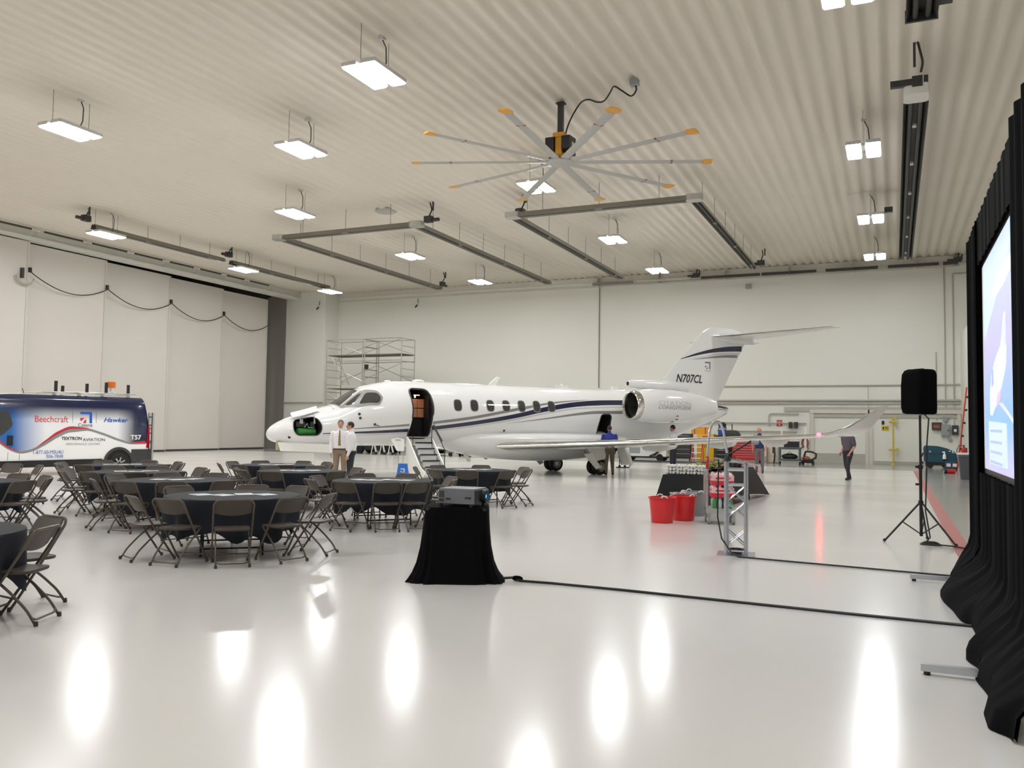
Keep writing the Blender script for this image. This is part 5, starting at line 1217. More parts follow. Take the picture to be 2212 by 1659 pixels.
mc = thing('microphone', 'black gooseneck microphone with grey tip on the lectern', 'microphone', (-1.98, 12.0, 1.285), math.radians(8))
MB().tube([(-.12, 0, -.02), (-.1, 0, .08), (.02, 0, .15), (.2, -.02, .27)], .014, 6).build('gooseneck', m_black, mc); MB().lathe([(.02, 0), (.035, .03), (.03, .09), (0, .11)], 10, (.2, -.02, .25), 'x').build('windshield', m_grey_plastic, mc)
MB().lathe([(.05, -.012), (.05, .0), (.03, .05)], 12, (-.12, 0, 0)).build('mic_base', m_black, mc)
lc = MB().tube([(-2.22, 12.0, 1.3), (-2.225, 11.98, .9), (-2.22, 11.93, .5), (-2.15, 11.85, .22), (-2.0, 11.75, .05), (-1.9, 11.7, .012), (-1.2, 11.62, .012), (-.3, 11.52, .012), (.63, 11.41, .012)], .011, 6).build('microphone_cable', m_black); tag(lc, 'thin black cable hanging from the lectern and crossing the floor to the drape', 'cable')
co_ = thing('cable_coil', 'coil of black cable inside the foot of the truss lectern', 'cable', (-1.98, 12.0, .012))
for k in range(3): MB().tube([((.075 + .01 * k) * math.cos(a), (.075 + .01 * k) * math.sin(a), .018 + .02 * k) for a in np.linspace(0, 2 * PI, 25)[:-1]], .012, 6, closed=True).build('loop', m_black, co_)

# ------------------------------------------------------------------ hand cart with water, tubs, buffet
ct = thing('hand_cart', 'tall aluminium hand truck cart with looped handle and red sleeve', 'cart', (-2.98, 15.95, 0), math.radians(16))
MB().box((.05, 0, .26), (.52, .62, .035)).build('platform', m_light_metal, ct); 
for y in (-.3, .3): MB().box((.05, y, .24), (.52, .03, .09)).build('side_rail', m_light_metal, ct)
MB().tube(arc([(-.2, -.27, .24), (-.2, -.27, 1.25), (-.15, -.2, 1.72), (-.06, -.12, 1.86), (.04, -.05, 1.86), (.11, .02, 1.72), (.19, .1, 1.28)], .12, 4), .024, 10).build('handle_loop', m_alu, ct)
MB().cyl((-.2, -.27, 1.0), (-.196, -.265, 1.22), .028, 10).build('grip_sleeve', m_red_tool, ct)
for z in (1.0, 1.05): MB().cyl((-.2, -.27, z - .05), (-.2, .27, z - .05), .018, 8).build('cross_bar', m_light_metal, ct)
MB().cyl((-.2, .27, .24), (-.2, .27, 1.0), .022, 8).build('upright', m_light_metal, ct)
for x, y in ((-.17, -.24), (.27, -.24), (-.17, .24), (.27, .24)):
    MB().box((x, y, .18), (.05, .09, .13)).build('caster_fork', m_light_metal, ct); w_ = MB().cyl((x - .025, y, .085), (x + .025, y, .085), .085, 16).build('caster', m_grey_plastic, ct); MB().cyl((x - .03, y, .085), (x + .03, y, .085), .035, 10).build('caster_hub', m_white_plastic, w_)
m_shrink = mat('shrink_wrap', (238, 196, 202), .25, noise=.25, scale=30); m_shred = mat('shrink_red', (206, 48, 60), .3, noise=.2, scale=25); m_bottle = mat('clear_bottle', (222, 232, 236), .15, noise=.1, trans=.3); m_lime = mat('green_bottle', (70, 150, 84), .2)
def water_pack(z, lab, grp='shrink wrapped water packs on the cart'):
    t_ = thing('water_pack', lab, 'water bottles', (-2.90, 15.97, z), math.radians(16), grp)
    b = MB(); b.rbox((0, 0, .04), (.40, .52, .08), .03); b.build('red_wrap', m_shred, t_)
    b = MB(); b.rbox((0, 0, .127), (.40, .52, .094), .03); b.build('clear_wrap', m_shrink, t_)
    for i in range(4):
        for j in range(6): MB().lathe([(.04, .16), (.042, .18), (.028, .2), (.016, .21), (.016, .222)], 8, (-.145 + .097 * i, -.21 + .085 * j, 0)).build('bottle_top', m_shrink, t_)
    MB().box((0, -.262, .125), (.26, .004, .03)).build('printed_band', m_shred, t_); MB().box((-.202, 0, .125), (.004, .3, .03)).build('printed_band', m_shred, t_)
zb = .278
gt = thing('water_pack', 'loose clear and green bottles as the bottom layer on the cart', 'water bottles', (-2.90, 15.97, zb), math.radians(16), 'shrink wrapped water packs on the cart')
for i in range(4):
    for j in range(6): MB().lathe([(.034, 0), (.037, .01), (.037, .11), (.034, .14), (.015, .18), (.015, .2)], 10, (-.145 + .097 * i, -.21 + .085 * j, 0)).build('bottle', m_lime if (i * 7 + j * 3) % 5 < 2 else m_bottle, gt)
for k, n_ in enumerate(('lower', 'upper')): water_pack(zb + .2 + .225 * k, '%s red and clear shrink wrapped water pack on the hand cart' % n_)
def tub(loc, m, lab, r=.25, h=.44, rz=0.0):
    t_ = thing('tub', lab, 'tub', loc, rz, 'plastic tubs')
    MB().lathe([(0, .012), (r * .78, .0), (r * .80, .01), (r * .96, h), (r * 1.05, h + .005), (r * 1.05, h + .025), (r * .95, h + .025), (r * .77, .03), (0, .03)], 32).build('bucket', m, t_)
    for a in (PI / 2, -PI / 2, PI * .98, .02)[:2]:
        c_ = Vector((r * math.cos(a), r * math.sin(a), h + .02)); tn = Vector((-math.sin(a), math.cos(a), 0))
        MB().tube([tuple(c_ + tn * (.05 * math.cos(q)) + Vector((0, 0, .035 * math.sin(q)))) for q in np.linspace(0, PI, 9)], .011, 6).build('rope_handle', m_white_plastic, t_)
tub((-3.88, 15.45, 0), m_red_plastic, 'red plastic tub with white rope handles, frontmost of the tubs', .245, .44, .4)
tub((-3.62, 16.05, 0), m_red_plastic, 'red plastic tub standing behind the frontmost red tub', .245, .44, .9)
tub((-3.74, 16.55, 0), m_grey_plastic, 'grey plastic tub standing right behind the red tubs', .25, .45, .2)
tub((-3.62, 17.06, 0), m_grey_plastic, 'grey plastic tub standing closest to the buffet table', .25, .45, .7)
# buffet table in a stretch cover
bt = thing('buffet_table', 'long folding buffet table hidden under a black stretch cover', 'table', (0, 0, 0))
m_spandex = mat('black_spandex', (15, 15, 17), .7, noise=.1, spec=.3)
bc = thing('stretch_cover', 'black stretch cover pulled into points at the floor on the buffet table', 'table cover')
TP = [Vector((-4.52, 18.05)), Vector((-4.36, 23.7)), Vector((-3.46, 23.7)), Vector((-3.62, 18.05))]
BPt = [Vector((-4.62, 17.5)), Vector((-4.8, 24.2)), Vector((-3.02, 23.6)), Vector((-3.42, 17.36))]
MB().extrude([(p.x, p.y, .70) for p in [TP[0].lerp(TP[2], .02), TP[1].lerp(TP[3], .02), TP[2].lerp(TP[0], .02), TP[3].lerp(TP[1], .02)]], (0, 0, .03)).build('tabletop', mat('table_board', (150, 130, 105), .5), bt)
for p in TP: q_ = p.lerp((TP[0] + TP[1] + TP[2] + TP[3]) / 4, .12); MB().cyl((q_.x, q_.y, 0), (q_.x, q_.y, .7), .02, 8).build('leg', m_darkgrey, bt)
b = MB(); b.extrude([(p.x, p.y, .735) for p in TP], (0, 0, .006))
for i in range(4):
    a, c_ = TP[i], TP[(i + 1) % 4]; e, g_ = BPt[i], BPt[(i + 1) % 4]
    def wall(u, v):
        t = a.lerp(c_, u); bot = e.lerp(g_, u); s_ = 4 * u * (1 - u); bow = t.lerp(bot, v).lerp((TP[0] + TP[2]) / 2, .10 * s_ * v)
        return (bow.x, bow.y, .74 - (.73 - .16 * s_) * v)
    b.grid(wall, 16, 8)
b.build('cover', m_spandex, bc, 60)
ctr = (TP[0] + TP[2]) / 2
def on_table(u, v): return (TP[0].lerp(TP[1], u)).lerp(TP[3].lerp(TP[2], u), v)
m_napkin = mat('white_bundle', (236, 236, 232), .5, noise=.16, scale=60)
for k in range(4):
    p = on_table(.03, .13 + .25 * k)
    t_ = thing('napkin_bundle', 'white wrapped stack of paper rolls on the buffet edge, %s from the tubs' % ('first', 'second', 'third', 'fourth')[k], 'paper rolls', (p.x, p.y, .743), .05 * (k % 2), 'white roll stacks on the buffet')
    for i in range(3):
        for j in range(3):
            for q in range(2): MB().lathe([(.012, 0), (.027, .0), (.033, .012), (.033, .09), (.027, .1)], 9, ((i - 1) * .066 + .004 * (j % 2), q * .1 + .012 * ((i + j) % 2), .04 + .07 * j), 'y').build('paper_roll', m_napkin, t_)
m_leaf1 = mat('snack_green', (122, 130, 66), .5, noise=.35, scale=30); m_leaf2 = mat('snack_tan', (196, 168, 118), .5, noise=.3, scale=30)
for k, (u, v, w_) in enumerate(((.42, .5, .30), (.27, .45, .30), (.14, .5, .28), (.56, .55, .30))):
    p = on_table(u, v); t_ = thing('snack_basket', 'dark tray heaped with green and tan snack packs, %s along the buffet' % ('third', 'second', 'first', 'fourth')[k], 'snacks', (p.x, p.y, .742), .6 * k, 'snack trays on the buffet')
    MB().lathe([(w_ * .8, 0), (w_, .06), (w_ * .97, .06), (w_ * .78, .012), (0, .012)], 14).build('tray', m_black, t_); rnd = random.Random(k)
    for j in range(16):
        a, r_ = rnd.uniform(0, 2 * PI), rnd.uniform(0, w_ * .75); MB().box((r_ * math.cos(a), r_ * math.sin(a), .07 + .12 * (1 - r_ / w_) * rnd.uniform(.4, 1.2)), (.13, .1, .035), R=Matrix.Rotation(rnd.uniform(-.6, .6), 3, 'X') @ Matrix.Rotation(rnd.uniform(0, 3), 3, 'Z')).build('snack_pack', (m_leaf1, m_leaf2, m_leaf1)[j % 3], t_)
for k, (u, v) in enumerate(((.78, .6), (.88, .6), (.68, .6))):
    p = on_table(u, v); t_ = thing('chafing_dish', 'dark metal dish on the far side of the buffet, %s from the tubs' % ('second', 'third', 'first')[k], 'dish', (p.x, p.y, .742), .4, 'dark dishes on the buffet')
    MB().lathe([(.16, 0), (.18, .02), (.2, .14), (.21, .15), (.15, .2), (.03, .23), (0, .25)], 18).build('dish', m_darkgrey, t_); MB().tube([(-.04, 0, .24), (0, 0, .28), (.04, 0, .24)], .012, 6).build('lid_handle', m_black, t_)
# ------------------------------------------------------------------ speaker on its stand
sk = thing('speaker_stand', 'black tripod speaker stand beside the red floor line', 'stand', (.38, 14.75, 0), .3)
MB().cyl((0, 0, .1), (0, 0, 1.2), .024, 10).build('lower_pole', m_black, sk); MB().cyl((0, 0, 1.15), (0, 0, 2.02), .018, 10).build('upper_pole', m_black, sk)
for z in (.62, 1.17): MB().cyl((0, 0, z - .03), (0, 0, z + .03), .038, 10).build('collar', m_black, sk)
for z in (.9, 1.17): MB().cyl((-.03, 0, z), (-.075, 0, z), .018, 8).build('knob', m_black, sk)
for k in range(3):
    a = math.radians((178, 312, 62)[k]); c_, s_ = math.cos(a), math.sin(a)
    MB().tube([(.03 * c_, .03 * s_, .60), (.53 * c_, .53 * s_, .025)], .0155, 8).build('leg', m_black, sk); MB().cyl((.02 * c_, .02 * s_, .14), (.28 * c_, .28 * s_, .32), .010, 6).build('brace', m_black, sk)
    MB().ball((.54 * c_, .54 * s_, .024), .026, 8, 6).build('foot', m_black_rubber, sk)
sp_ = thing('loudspeaker', 'large black covered loudspeaker mounted on the tripod stand', 'loudspeaker', (.38, 14.75, 1.99), math.radians(-42))
outl = [(-.17, -.24), (.17, -.20), (.19, .0), (.17, .20), (-.17, .24)]
rg = []
for z, k, dx in ((0, .8, .02), (.02, .95, .01), (.10, 1.0, 0), (.45, 1.0, 0), (.62, .97, .01), (.68, .86, .02), (.70, .7, .03)): rg.append([(x * k + dx, y * k, z) for x, y in rounded(outl, .05, 3)])
MB().loft(rg).build('cabinet', m_velvet, sp_, 50)
MB().box((-.172, 0, .33), (.01, .38, .5)).build('grille', mat('speaker_cover', (20, 20, 23), .8, noise=.1), sp_); MB().box((.0, 0, .705), (.14, .04, .02)).build('handle', m_black, sp_)
MB().cyl((0, 0, -.02), (0, 0, .05), .03, 8).build('pole_socket', m_light_metal, sp_)
kc = MB().tube([(.43, 14.68, 2.0), (.5, 14.68, 1.92), (.47, 14.70, 1.5), (.46, 14.70, 1.0), (.44, 14.66, .5), (.5, 14.6, .1), (.42, 14.45, .02), (.62, 14.4, .02), (.8, 14.35, .02), (.98, 14.15, .02), (1.1, 13.6, .02)], .011, 6).build('speaker_cable', m_black); tag(kc, 'black cable running down the speaker stand and over the red line', 'cable')
kb = thing('cable_coil', 'flat heap of black cable at the foot of the speaker stand', 'cable', (.5, 14.5, 0))
for k in range(3): MB().tube([((.14 - .03 * k) * math.cos(a), (.09 - .02 * k) * math.sin(a), .014 + .015 * k) for a in np.linspace(0, 2 * PI, 21)[:-1]], .012, 6, closed=True).build('loop', m_black, kb)

# ------------------------------------------------------------------ projection screen and its drapes
XS = .89
pscr = thing('projection_screen', 'large projection screen showing a blue sky slide with a white jet', 'screen', (0, 0, 0))
MB().box((XS + .02, 8.65, 2.40), (.05, 3.9, 2.34)).build('frame', m_darkgrey, pscr)
m_slide = mat('projected_slide', (255, 255, 255), .6, attr=True, emit=.5)
def scr(y, z, e=0.0): return (XS - .006 - e, y, z)
y0, y1, z0, z1 = 10.34, 7.0, 1.33, 3.47
slide = MB(); slide.recalc = False; n = 40; slide.grid(lambda u, v: scr(y0 + (y1 - y0) * u, z0 + (z1 - z0) * v), n, n)
so = slide.build('screen_surface', m_slide, pscr, 0, merge=False)
at = so.data.color_attributes.new('print', 'FLOAT_COLOR', 'POINT')
top_, mid_, low_, bot_ = [np.array(lin(*c)[:3]) for c in ((206, 222, 250), (198, 196, 250), (146, 192, 252), (214, 204, 238))]
for i in range(n * n):
    u, v = (i // n) / (n - 1), (i % n) / (n - 1)
    c = top_ * max(0, (v - .6) / .4) + mid_ * (1 - abs(v - .6) / .4 if abs(v - .6) < .4 else 0) + low_ * (max(0, 1 - abs(v - .25) / .3)) + bot_ * max(0, (.2 - v) / .2)
    w_ = max(0, (v - .6) / .4) + max(0, 1 - abs(v - .6) / .4) + max(0, 1 - abs(v - .25) / .3) + max(0, (.2 - v) / .2); c = c / max(w_, 1e-3)
    if u < .045: c = np.array(lin(214, 212, 206)[:3]) * .9
    at.data[i].color = (*c, 1)
def print_shape(name, poly, rgb, e, em=.5):
    b = MB(); b.recalc = False; b.add([scr(y0 + (y1 - y0) * u, z0 + (z1 - z0) * v, e) for u, v in poly], [tuple(range(len(poly)))]); return b.build(name, mat('slide_%d_%d_%d' % rgb, rgb, .6, noise=.03, emit=em), so, 0)
print_shape('slide_panel', [(.045, 1), (.045, .62), (.9, .98), (.9, 1)], (212, 230, 252), .002)
print_shape('slide_cloud', [(.25, .80), (.45, .86), (.7, .86), (.8, .82), (.6, .78), (.35, .77)], (232, 242, 254), .003)
print_shape('slide_jet_wing', [(.42, .30), (.50, .30), (.98, .10), (.98, .14)], (214, 224, 250), .003)
print_shape('slide_jet_body', [(.20, .26), (.26, .25), (.38, .30), (.50, .36), (.60, .44), (.62, .52), (.52, .55), (.36, .50), (.24, .44), (.20, .36)], (226, 232, 252), .004)
print_shape('slide_jet_fin', [(.48, .53), (.60, .52), (.60, .66), (.56, .66)], (220, 228, 252), .003)
print_shape('slide_jet_engine', [(.25, .38), (.31, .39), (.31, .46), (.26, .46)], (176, 190, 232), .005)
print_shape('slide_jet_belly', [(.36, .28), (.46, .31), (.5, .36), (.40, .34)], (226, 196, 214), .005)
print_shape('slide_text_box', [(.17, .03), (.60, .03), (.60, .21), (.15, .23)], (214, 230, 252), .004)
for k, v in enumerate((.19, .14, .095, .05)): print_shape('slide_text_line', [(.2, v), (.5, v - .004), (.5, v - .016), (.2, v - .012)], (176, 196, 226), .006)
for y in (10.88, 6.72):
    f_ = bpy.data.objects.new('leg', None); COL.objects.link(f_); f_.parent = pscr
    MB().box((.62, y, .052), (.92, .05, .05)).build('foot_bar', m_alu, f_); MB().cyl((.2, y, .0), (.2, y, .03), .022, 8).build('foot_pad', m_black_rubber, f_); MB().cyl((1.02, y, .0), (1.02, y, .03), .022, 8).build('foot_pad', m_black_rubber, f_)
    MB().box((1.03, y, 2.0), (.05, .05, 3.95)).build('upright', m_alu, f_)
dr = thing('screen_drape', 'tall black velour drape kit framing the projection screen and pooling on the floor', 'drape')
POOLSRC = [(4.9, .60), (5.5, .60), (5.66, .50), (5.9, .50), (6.3, .56), (6.75, .52), (7.0, .56), (7.3, .50), (7.55, .60), (7.9, .64), (8.5, .63), (8.75, .56), (9.2, .52), (9.7, .46), (10.0, .45), (10.4, .53), (10.75, .62), (11.0, .58), (11.3, .63), (11.8, .72)]
POOL = pchip([p[0] for p in POOLSRC], [p[1] for p in POOLSRC])
def drape(yA, yB, zt, zb_, x0, pool, nm, seed, nu=80, nv=34):
    rnd = random.Random(seed); ph = [rnd.uniform(0, 6.28) for _ in range(5)]
    def fn(u, v):
        y = yA + (yB - yA) * u; z = zb_ + (zt - zb_) * v; s_ = y * 1.0
        x = x0 + (1.0 if pool else .35) * (.016 * math.sin(s_ * 21 + ph[0]) + .010 * math.sin(s_ * 37 + ph[1]))
        if pool and z < .55:
            k = 1 - z / .55; xf = POOL(y) - .02
            x = x + (min(x, xf) - x) * math.sin(min(1, k * 1.1) * PI / 2) ** 3; z = max(.006, z + .06 * math.sin(s_ * 6 + 1.3) * k * (1 - k) * 2)
        return (x, y, z)
    b = MB(); b.grid(fn, nu, nv); b.grid(lambda u, v: (lambda p: (p[0] + .02, p[1], p[2]))(fn(u, v)), nu, nv); return b.build(nm, m_velvet, dr, 60)
drape(11.75, 10.36, 4.0, .006, .845, True, 'side_curtain', 1, 60)
drape(11.75, 5.2, 4.02, 3.50, .845, False, 'valance', 2, 160, 6)
drape(10.50, 7.0, 1.28, .006, .845, True, 'skirt', 3, 120, 24)
drape(7.16, 5.45, 4.0, .006, .81, True, 'side_curtain', 4, 70)
MB().box((.97, 8.5, 4.02), (.05, 6.7, .05)).build('top_bar', m_darkgrey, dr)

# ------------------------------------------------------------------ signs by the airstair
ws = thing('sign_stand', 'white shield shaped sign on two thin legs beside the airstair', 'sign', (-14.01, 22.67, 0), math.radians(24))
so_ = [(-.22, 1.31), (-.1, 1.335), (.08, 1.335), (.19, 1.29), (.205, .92), (-.02, .92), (-.1, 1.12)]
MB().extrude([(x, 0, z) for x, z in rounded([(-.23, 1.30), (-.02, 1.34), (.19, 1.30), (.2, .93), (-.03, .93)], .05)], (0, .02, 0)).build('board', m_white_plastic, ws)
MB().box((.0, -.006, 1.27), (.17, .008, .03)).build('print', m_grey_plastic, ws)
for x in (.02, .17): MB().cyl((x, .01, 0), (x - .01, .01, .95), .012, 6).build('leg', m_light_metal, ws)
MB().box((.09, .01, .01), (.3, .3, .02)).build('base_plate', m_white, ws)
bs_ = thing('floor_sign', 'blue wedge floor sign with white emblem standing before the airstair', 'sign', (-12.98, 21.3, 0), math.radians(24))
MB().loft([[(-.21, -.14, 0), (.21, -.14, 0), (.21, .14, 0), (-.21, .14, 0)], [(-.125, -.03, .62), (.125, -.03, .62), (.125, .03, .62), (-.125, .03, .62)]]).build('sign_body', m_blue_sign, bs_, 0)
bf = lambda x, y: (x, -.03 - .11 * (1 - (.42 + y) / .62) - .004, .42 + y)
emblem(bf, bs_, m_white, m_white, .12)
lettering('Cessna', lambda x, y: bf(x, y - .09), m_white, bs_, width=.14, height=.03); MB().extrude([bf(-.085, -.145), bf(.085, -.145), bf(.085, -.135), bf(-.085, -.135)], (0, -.002, 0)).build('print', m_stripe_light, bs_, 0)

# ------------------------------------------------------------------ scaffold against the back wall
sc_ = thing('scaffold', 'two bay grey tube scaffold tower with platforms beside the corner pier', 'scaffold')
sx_ = (-34.4, -31.5, -28.62); yn, yf_ = 46.5, 48.15
for x in sx_:
    for xo in ((0,) if x != sx_[1] else (-.06, .1)):
        f_ = bpy.data.objects.new('end_frame', None); COL.objects.link(f_); f_.parent = sc_
        for y in (yn, yf_): MB().cyl((x + xo, y, .12), (x + xo, y, 7.38), .032, 7).build('post', m_galv, f_); MB().cyl((x + xo - .03, y, .09), (x + xo + .03, y, .09), .09, 12).build('caster', m_black_rubber, f_)
        for k in range(15): MB().cyl((x + xo, yn, .5 + .49 * k), (x + xo, yf_, .5 + .49 * k), .022, 6).build('rung', m_galv, f_)
for i in (0, 1):
    xa, xb = sx_[i], sx_[i + 1]
    for y in (yn, yf_):
        for z in (7.38, 5.95, 4.15): MB().cyl((xa, y, z), (xb, y, z), .024, 6).build('ledger', m_galv, sc_)
        for za, zb2 in ((4.7, 5.75), (6.4, 7.35), (2.4, 3.9)) if (i + (y > 47)) % 2 else ((5.75, 4.6), (7.35, 6.4), (3.9, 2.4)): MB().cyl((xa, y, za), (xb, y, zb2), .02, 6).build('diagonal_brace', m_galv, sc_)
    for z in (6.36,) if i else (6.36, 4.16):
        for k in range(3): MB().box(((xa + xb) / 2, yn + .35 + .5 * k, z), (xb - xa - .1, .46, .06)).build('platform_board', mat('scaffold_board', (108, 100, 88), .7, noise=.15), sc_)
MB().cyl((-34.1, 46.7, 6.25), (-33.2, 46.7, 4.4), .03, 6).build('ladder_rail', m_galv, sc_); MB().cyl((-33.75, 46.9, 6.25), (-32.85, 46.9, 4.4), .03, 6).build('ladder_rail', m_galv, sc_)
for k in range(5): t = (k + .5) / 5; MB().cyl((-34.1 + .9 * t, 46.7, 6.25 - 1.85 * t), (-33.75 + .9 * t, 46.9, 6.25 - 1.85 * t), .022, 6).build('ladder_rung', m_galv, sc_)
MB().box((-31.25, 46.5, 5.55), (.25, .1, .3)).build('tag_board', m_black, sc_)

# ------------------------------------------------------------------ workshop kit along the back wall
def chest(lab, c, d, m, n, top=None, handle=m_light_metal, rz=0.0, grp='tool chests by the back wall'):
    t_ = thing('tool_chest', lab, 'tool chest', (c[0], c[1], 0), rz, grp)
    MB().rbox((0, 0, .14 + (d[2] - .14) / 2), (d[0], d[1], d[2] - .14), .02).build('body', m, t_)
    hh = (d[2] - .26) / n
    for k in range(n):
        q = MB().box((0, -d[1] / 2 - .012, .2 + hh * (k + .5)), (d[0] * .94, .025, hh * .9)).build('drawer', m, t_); MB().box((0, -d[1] / 2 - .035, .2 + hh * (k + .86)), (d[0] * .86, .02, .02)).build('handle', handle, q)
    MB().box((0, 0, d[2] + .01), (d[0], d[1], .02)).build('top_mat', m_black if top is None else top, t_)
    for x in (-1, 1):
        for y in (-1, 1): MB().cyl((x * d[0] * .42 - .025, y * d[1] * .38, .07), (x * d[0] * .42 + .025, y * d[1] * .38, .07), .07, 12).build('caster', m_black_rubber, t_)
    return t_
chest('wide red tool chest with many shallow drawers behind the wing', (-7.25, 47.6), (1.55, .6, 1.32), m_red_tool, 8)
chest('black tool chest with bright drawer handles behind the wing', (-10.75, 47.4), (1.05, .6, 1.5), m_darkgrey, 5)
chest('narrow black tool chest hidden partly by the yellow cabinet', (-9.0 + .45, 47.7), (.75, .6, 1.45), m_black, 5)
yc = thing('yellow_cabinet', 'tall yellow flammables cabinet behind the wing', 'cabinet', (-9.55, 48.0, 0))
m_ycab = mat('cabinet_yellow', (226, 178, 44), .4)
MB().rbox((0, 0, .78), (.95, .6, 1.46), .02).build('body', m_ycab, yc)
for sx in (-1, 1): q = MB().box((sx * .235, -.31, .78), (.45, .03, 1.4)).build('door', m_ycab, yc); MB().box((sx * .05, -.33, .85), (.03, .02, .16)).build('handle', m_black, q)
MB().box((0, -.33, 1.35), (.3, .01, .12)).build('warning_label', m_red_tool, yc)
cr = thing('yellow_case', 'yellow orange wooden case lying on top of the yellow cabinet', 'case', (-9.85, 48.0, 1.51)); MB().rbox((0, 0, .2), (1.0, .6, .4), .03).build('body', mat('case_orange', (224, 152, 48), .5), cr)
for x in (-.3, .3): MB().box((x, -.31, .2), (.05, .02, .38)).build('strap', m_brick, cr)
ld = thing('step_ladder', 'red railed step ladder with white rungs beside the yellow cabinet', 'ladder', (-9.8, 46.6, 0))
for x in (-.26, .26): MB().tube([(x, -.2, 0), (x, .25, 1.3)], .03, 6).build('side_rail', m_red_tool, ld); MB().tube([(x, .55, 0), (x, .25, 1.3)], .022, 6).build('rear_rail', m_red_tool, ld)
for k in range(4): MB().box((0, -.2 + .45 * (k + .7) / 4.4, 1.3 * (k + .7) / 4.4), (.5, .14, .035)).build('rung', m_white, ld)
cm = thing('covered_machine', 'machine under a dark green fitted cover between the tool chests', 'machine', (-8.35, 48.9, 0)); MB().loft([[(x * k, y * k, z) for x, y in rounded([(-.5, -.35), (.5, -.35), (.5, .35), (-.5, .35)], .1)] for k, z in ((1.0, .1), (1.0, 1.45), (.9, 1.6), (.7, 1.72), (.3, 1.76))]).build('cover', mat('dark_green_cover', (62, 66, 56), .8), cm); MB().cyl((.05, 0, 1.7), (.05, 0, 2.1), .03, 6).build('mast', m_darkgrey, cm); MB().box((0, 0, .05), (.9, .6, .1)).build('base', m_black, cm)
hb_ = thing('blue_drum', 'small blue drum with chrome band on the tall black chest', 'drum', (-8.62, 47.7, 1.475)); MB().lathe([(.22, 0), (.24, .03), (.24, .4), (.2, .46), (0, .46)], 18).build('drum', mat('drum_blue', (40, 74, 150), .3), hb_); MB().lathe([(.245, .3), (.25, .33), (.245, .36)], 18, caps=False).build('band', m_chrome, hb_); MB().lathe([(.2, .46), (.22, .6), (.12, .7), (0, .72)], 16).build('lid', m_black, hb_)
gp = thing('ground_power_unit', 'white ground power cart with looped black hoses beyond the wing', 'ground cart', (-12.55, 46.3, 0))
MB().rbox((0, 0, .58), (2.5, 1.0, .64), .04).build('housing', m_white, gp); MB().box((0, 0, .22), (2.4, .9, .1)).build('chassis', m_black, gp)
for x in (-.9, .9):
    for y in (-.45, .45): MB().cyl((x, y - .06, .2), (x, y + .06, .2), .2, 16).build('wheel', m_tyre, gp)
MB().tube([(.1, -.53, .62), (.5, -.58, .7), (.95, -.58, .86), (1.0, -.58, .7), (.75, -.56, .45), (.35, -.56, .26)], .05, 8).build('hose', m_black, gp); MB().tube([(.55, -.55, .86), (.75, -.6, .75), (.95, -.6, .84), (.85, -.58, .6), (.6, -.58, .3)], .05, 8).build('hose', m_black, gp)
MB().box((-.5, -.51, .62), (.6, .02, .4)).build('access_panel', m_grey_plastic, gp)
gc = tag(MB().tube([(-13.6, 45.4, .03), (-12, 44.9, .03), (-10.4, 45.2, .03), (-9.0, 45.0, .03), (-7.2, 45.6, .03)], .035, 6).build('ground_hose', m_black), 'long black hose lying on the grey floor before the tool chests', 'hose')
sv = thing('service_cart', 'grey plastic two shelf service cart by the back wall', 'cart', (-4.95, 46.6, 0))
for z in (.22, .82): MB().rbox((0, 0, z), (1.1, .6, .06), .05).build('shelf', m_grey_plastic if z > 9 else mat('cart_grey', (96, 102, 106), .5), sv); MB().tube([(x, y, z + .06) for x, y in rounded([(-.54, -.29), (.54, -.29), (.54, .29), (-.54, .29)], .06)], .025, 6, closed=True).build('shelf_lip', mat('cart_grey', (96, 102, 106), .5), sv)
for x in (-.5, .5):
    for y in (-.26, .26): MB().box((x, y, .52), (.07, .06, .6)).build('leg', mat('cart_grey', (96, 102, 106), .5), sv); MB().cyl((x - .02, y, .08), (x + .02, y, .08), .08, 12).build('caster', m_black_rubber, sv)
MB().tube(arc([(.55, -.26, .82), (.68, -.26, 1.0), (.68, .26, 1.0), (.55, .26, .82)], .05), .02, 6).build('push_handle', mat('cart_grey', (96, 102, 106), .5), sv)
bx = thing('tool_box', 'black tool box on the top shelf of the grey service cart', 'tool box', (-4.85, 46.6, .87)); MB().rbox((0, 0, .15), (.75, .4, .3), .03).build('body', m_black, bx); MB().box((0, 0, .315), (.77, .42, .05)).build('lid', m_darkgrey, bx); MB().tube(arc([(-.15, 0, .33), (-.1, 0, .52), (.05, 0, .6)], .05), .015, 6).build('handle', m_black, bx)
bb_ = thing('tool_bag', 'dark soft tool bag on the lower shelf of the grey service cart', 'bag', (-4.95, 46.55, .27)); MB().ball((0, 0, .15), [.42, .22, .16], 14, 8).build('bag_body', m_black, bb_); MB().tube([(-.15, 0, .27), (0, 0, .4), (.15, 0, .27)], .015, 6).build('strap', m_darkgrey, bb_)
po = tag(MB().box((-4.35, 48.6, 1.0), (.1, .1, 2.0)).build('white_post', m_white), 'white upright post behind the grey service cart', 'post')
po = tag(MB().box((-5.73, 49.9, 1.0), (.09, .09, 1.95)).build('white_post', m_white), 'thin white upright post behind the cream drum', 'post')
br = thing('cream_drum', 'cream plastic drum between the bald man and the service cart', 'drum', (-6.0, 48.0, 0)); MB().lathe([(.27, 0), (.31, .05), (.31, .75), (.28, .85), (0, .86)], 20).build('drum', mat('cream_plastic', (206, 200, 180), .5), br); MB().lathe([(.315, .4), (.325, .42), (.315, .44)], 20, caps=False).build('rib', mat('cream_plastic', (206, 200, 180), .5), br)
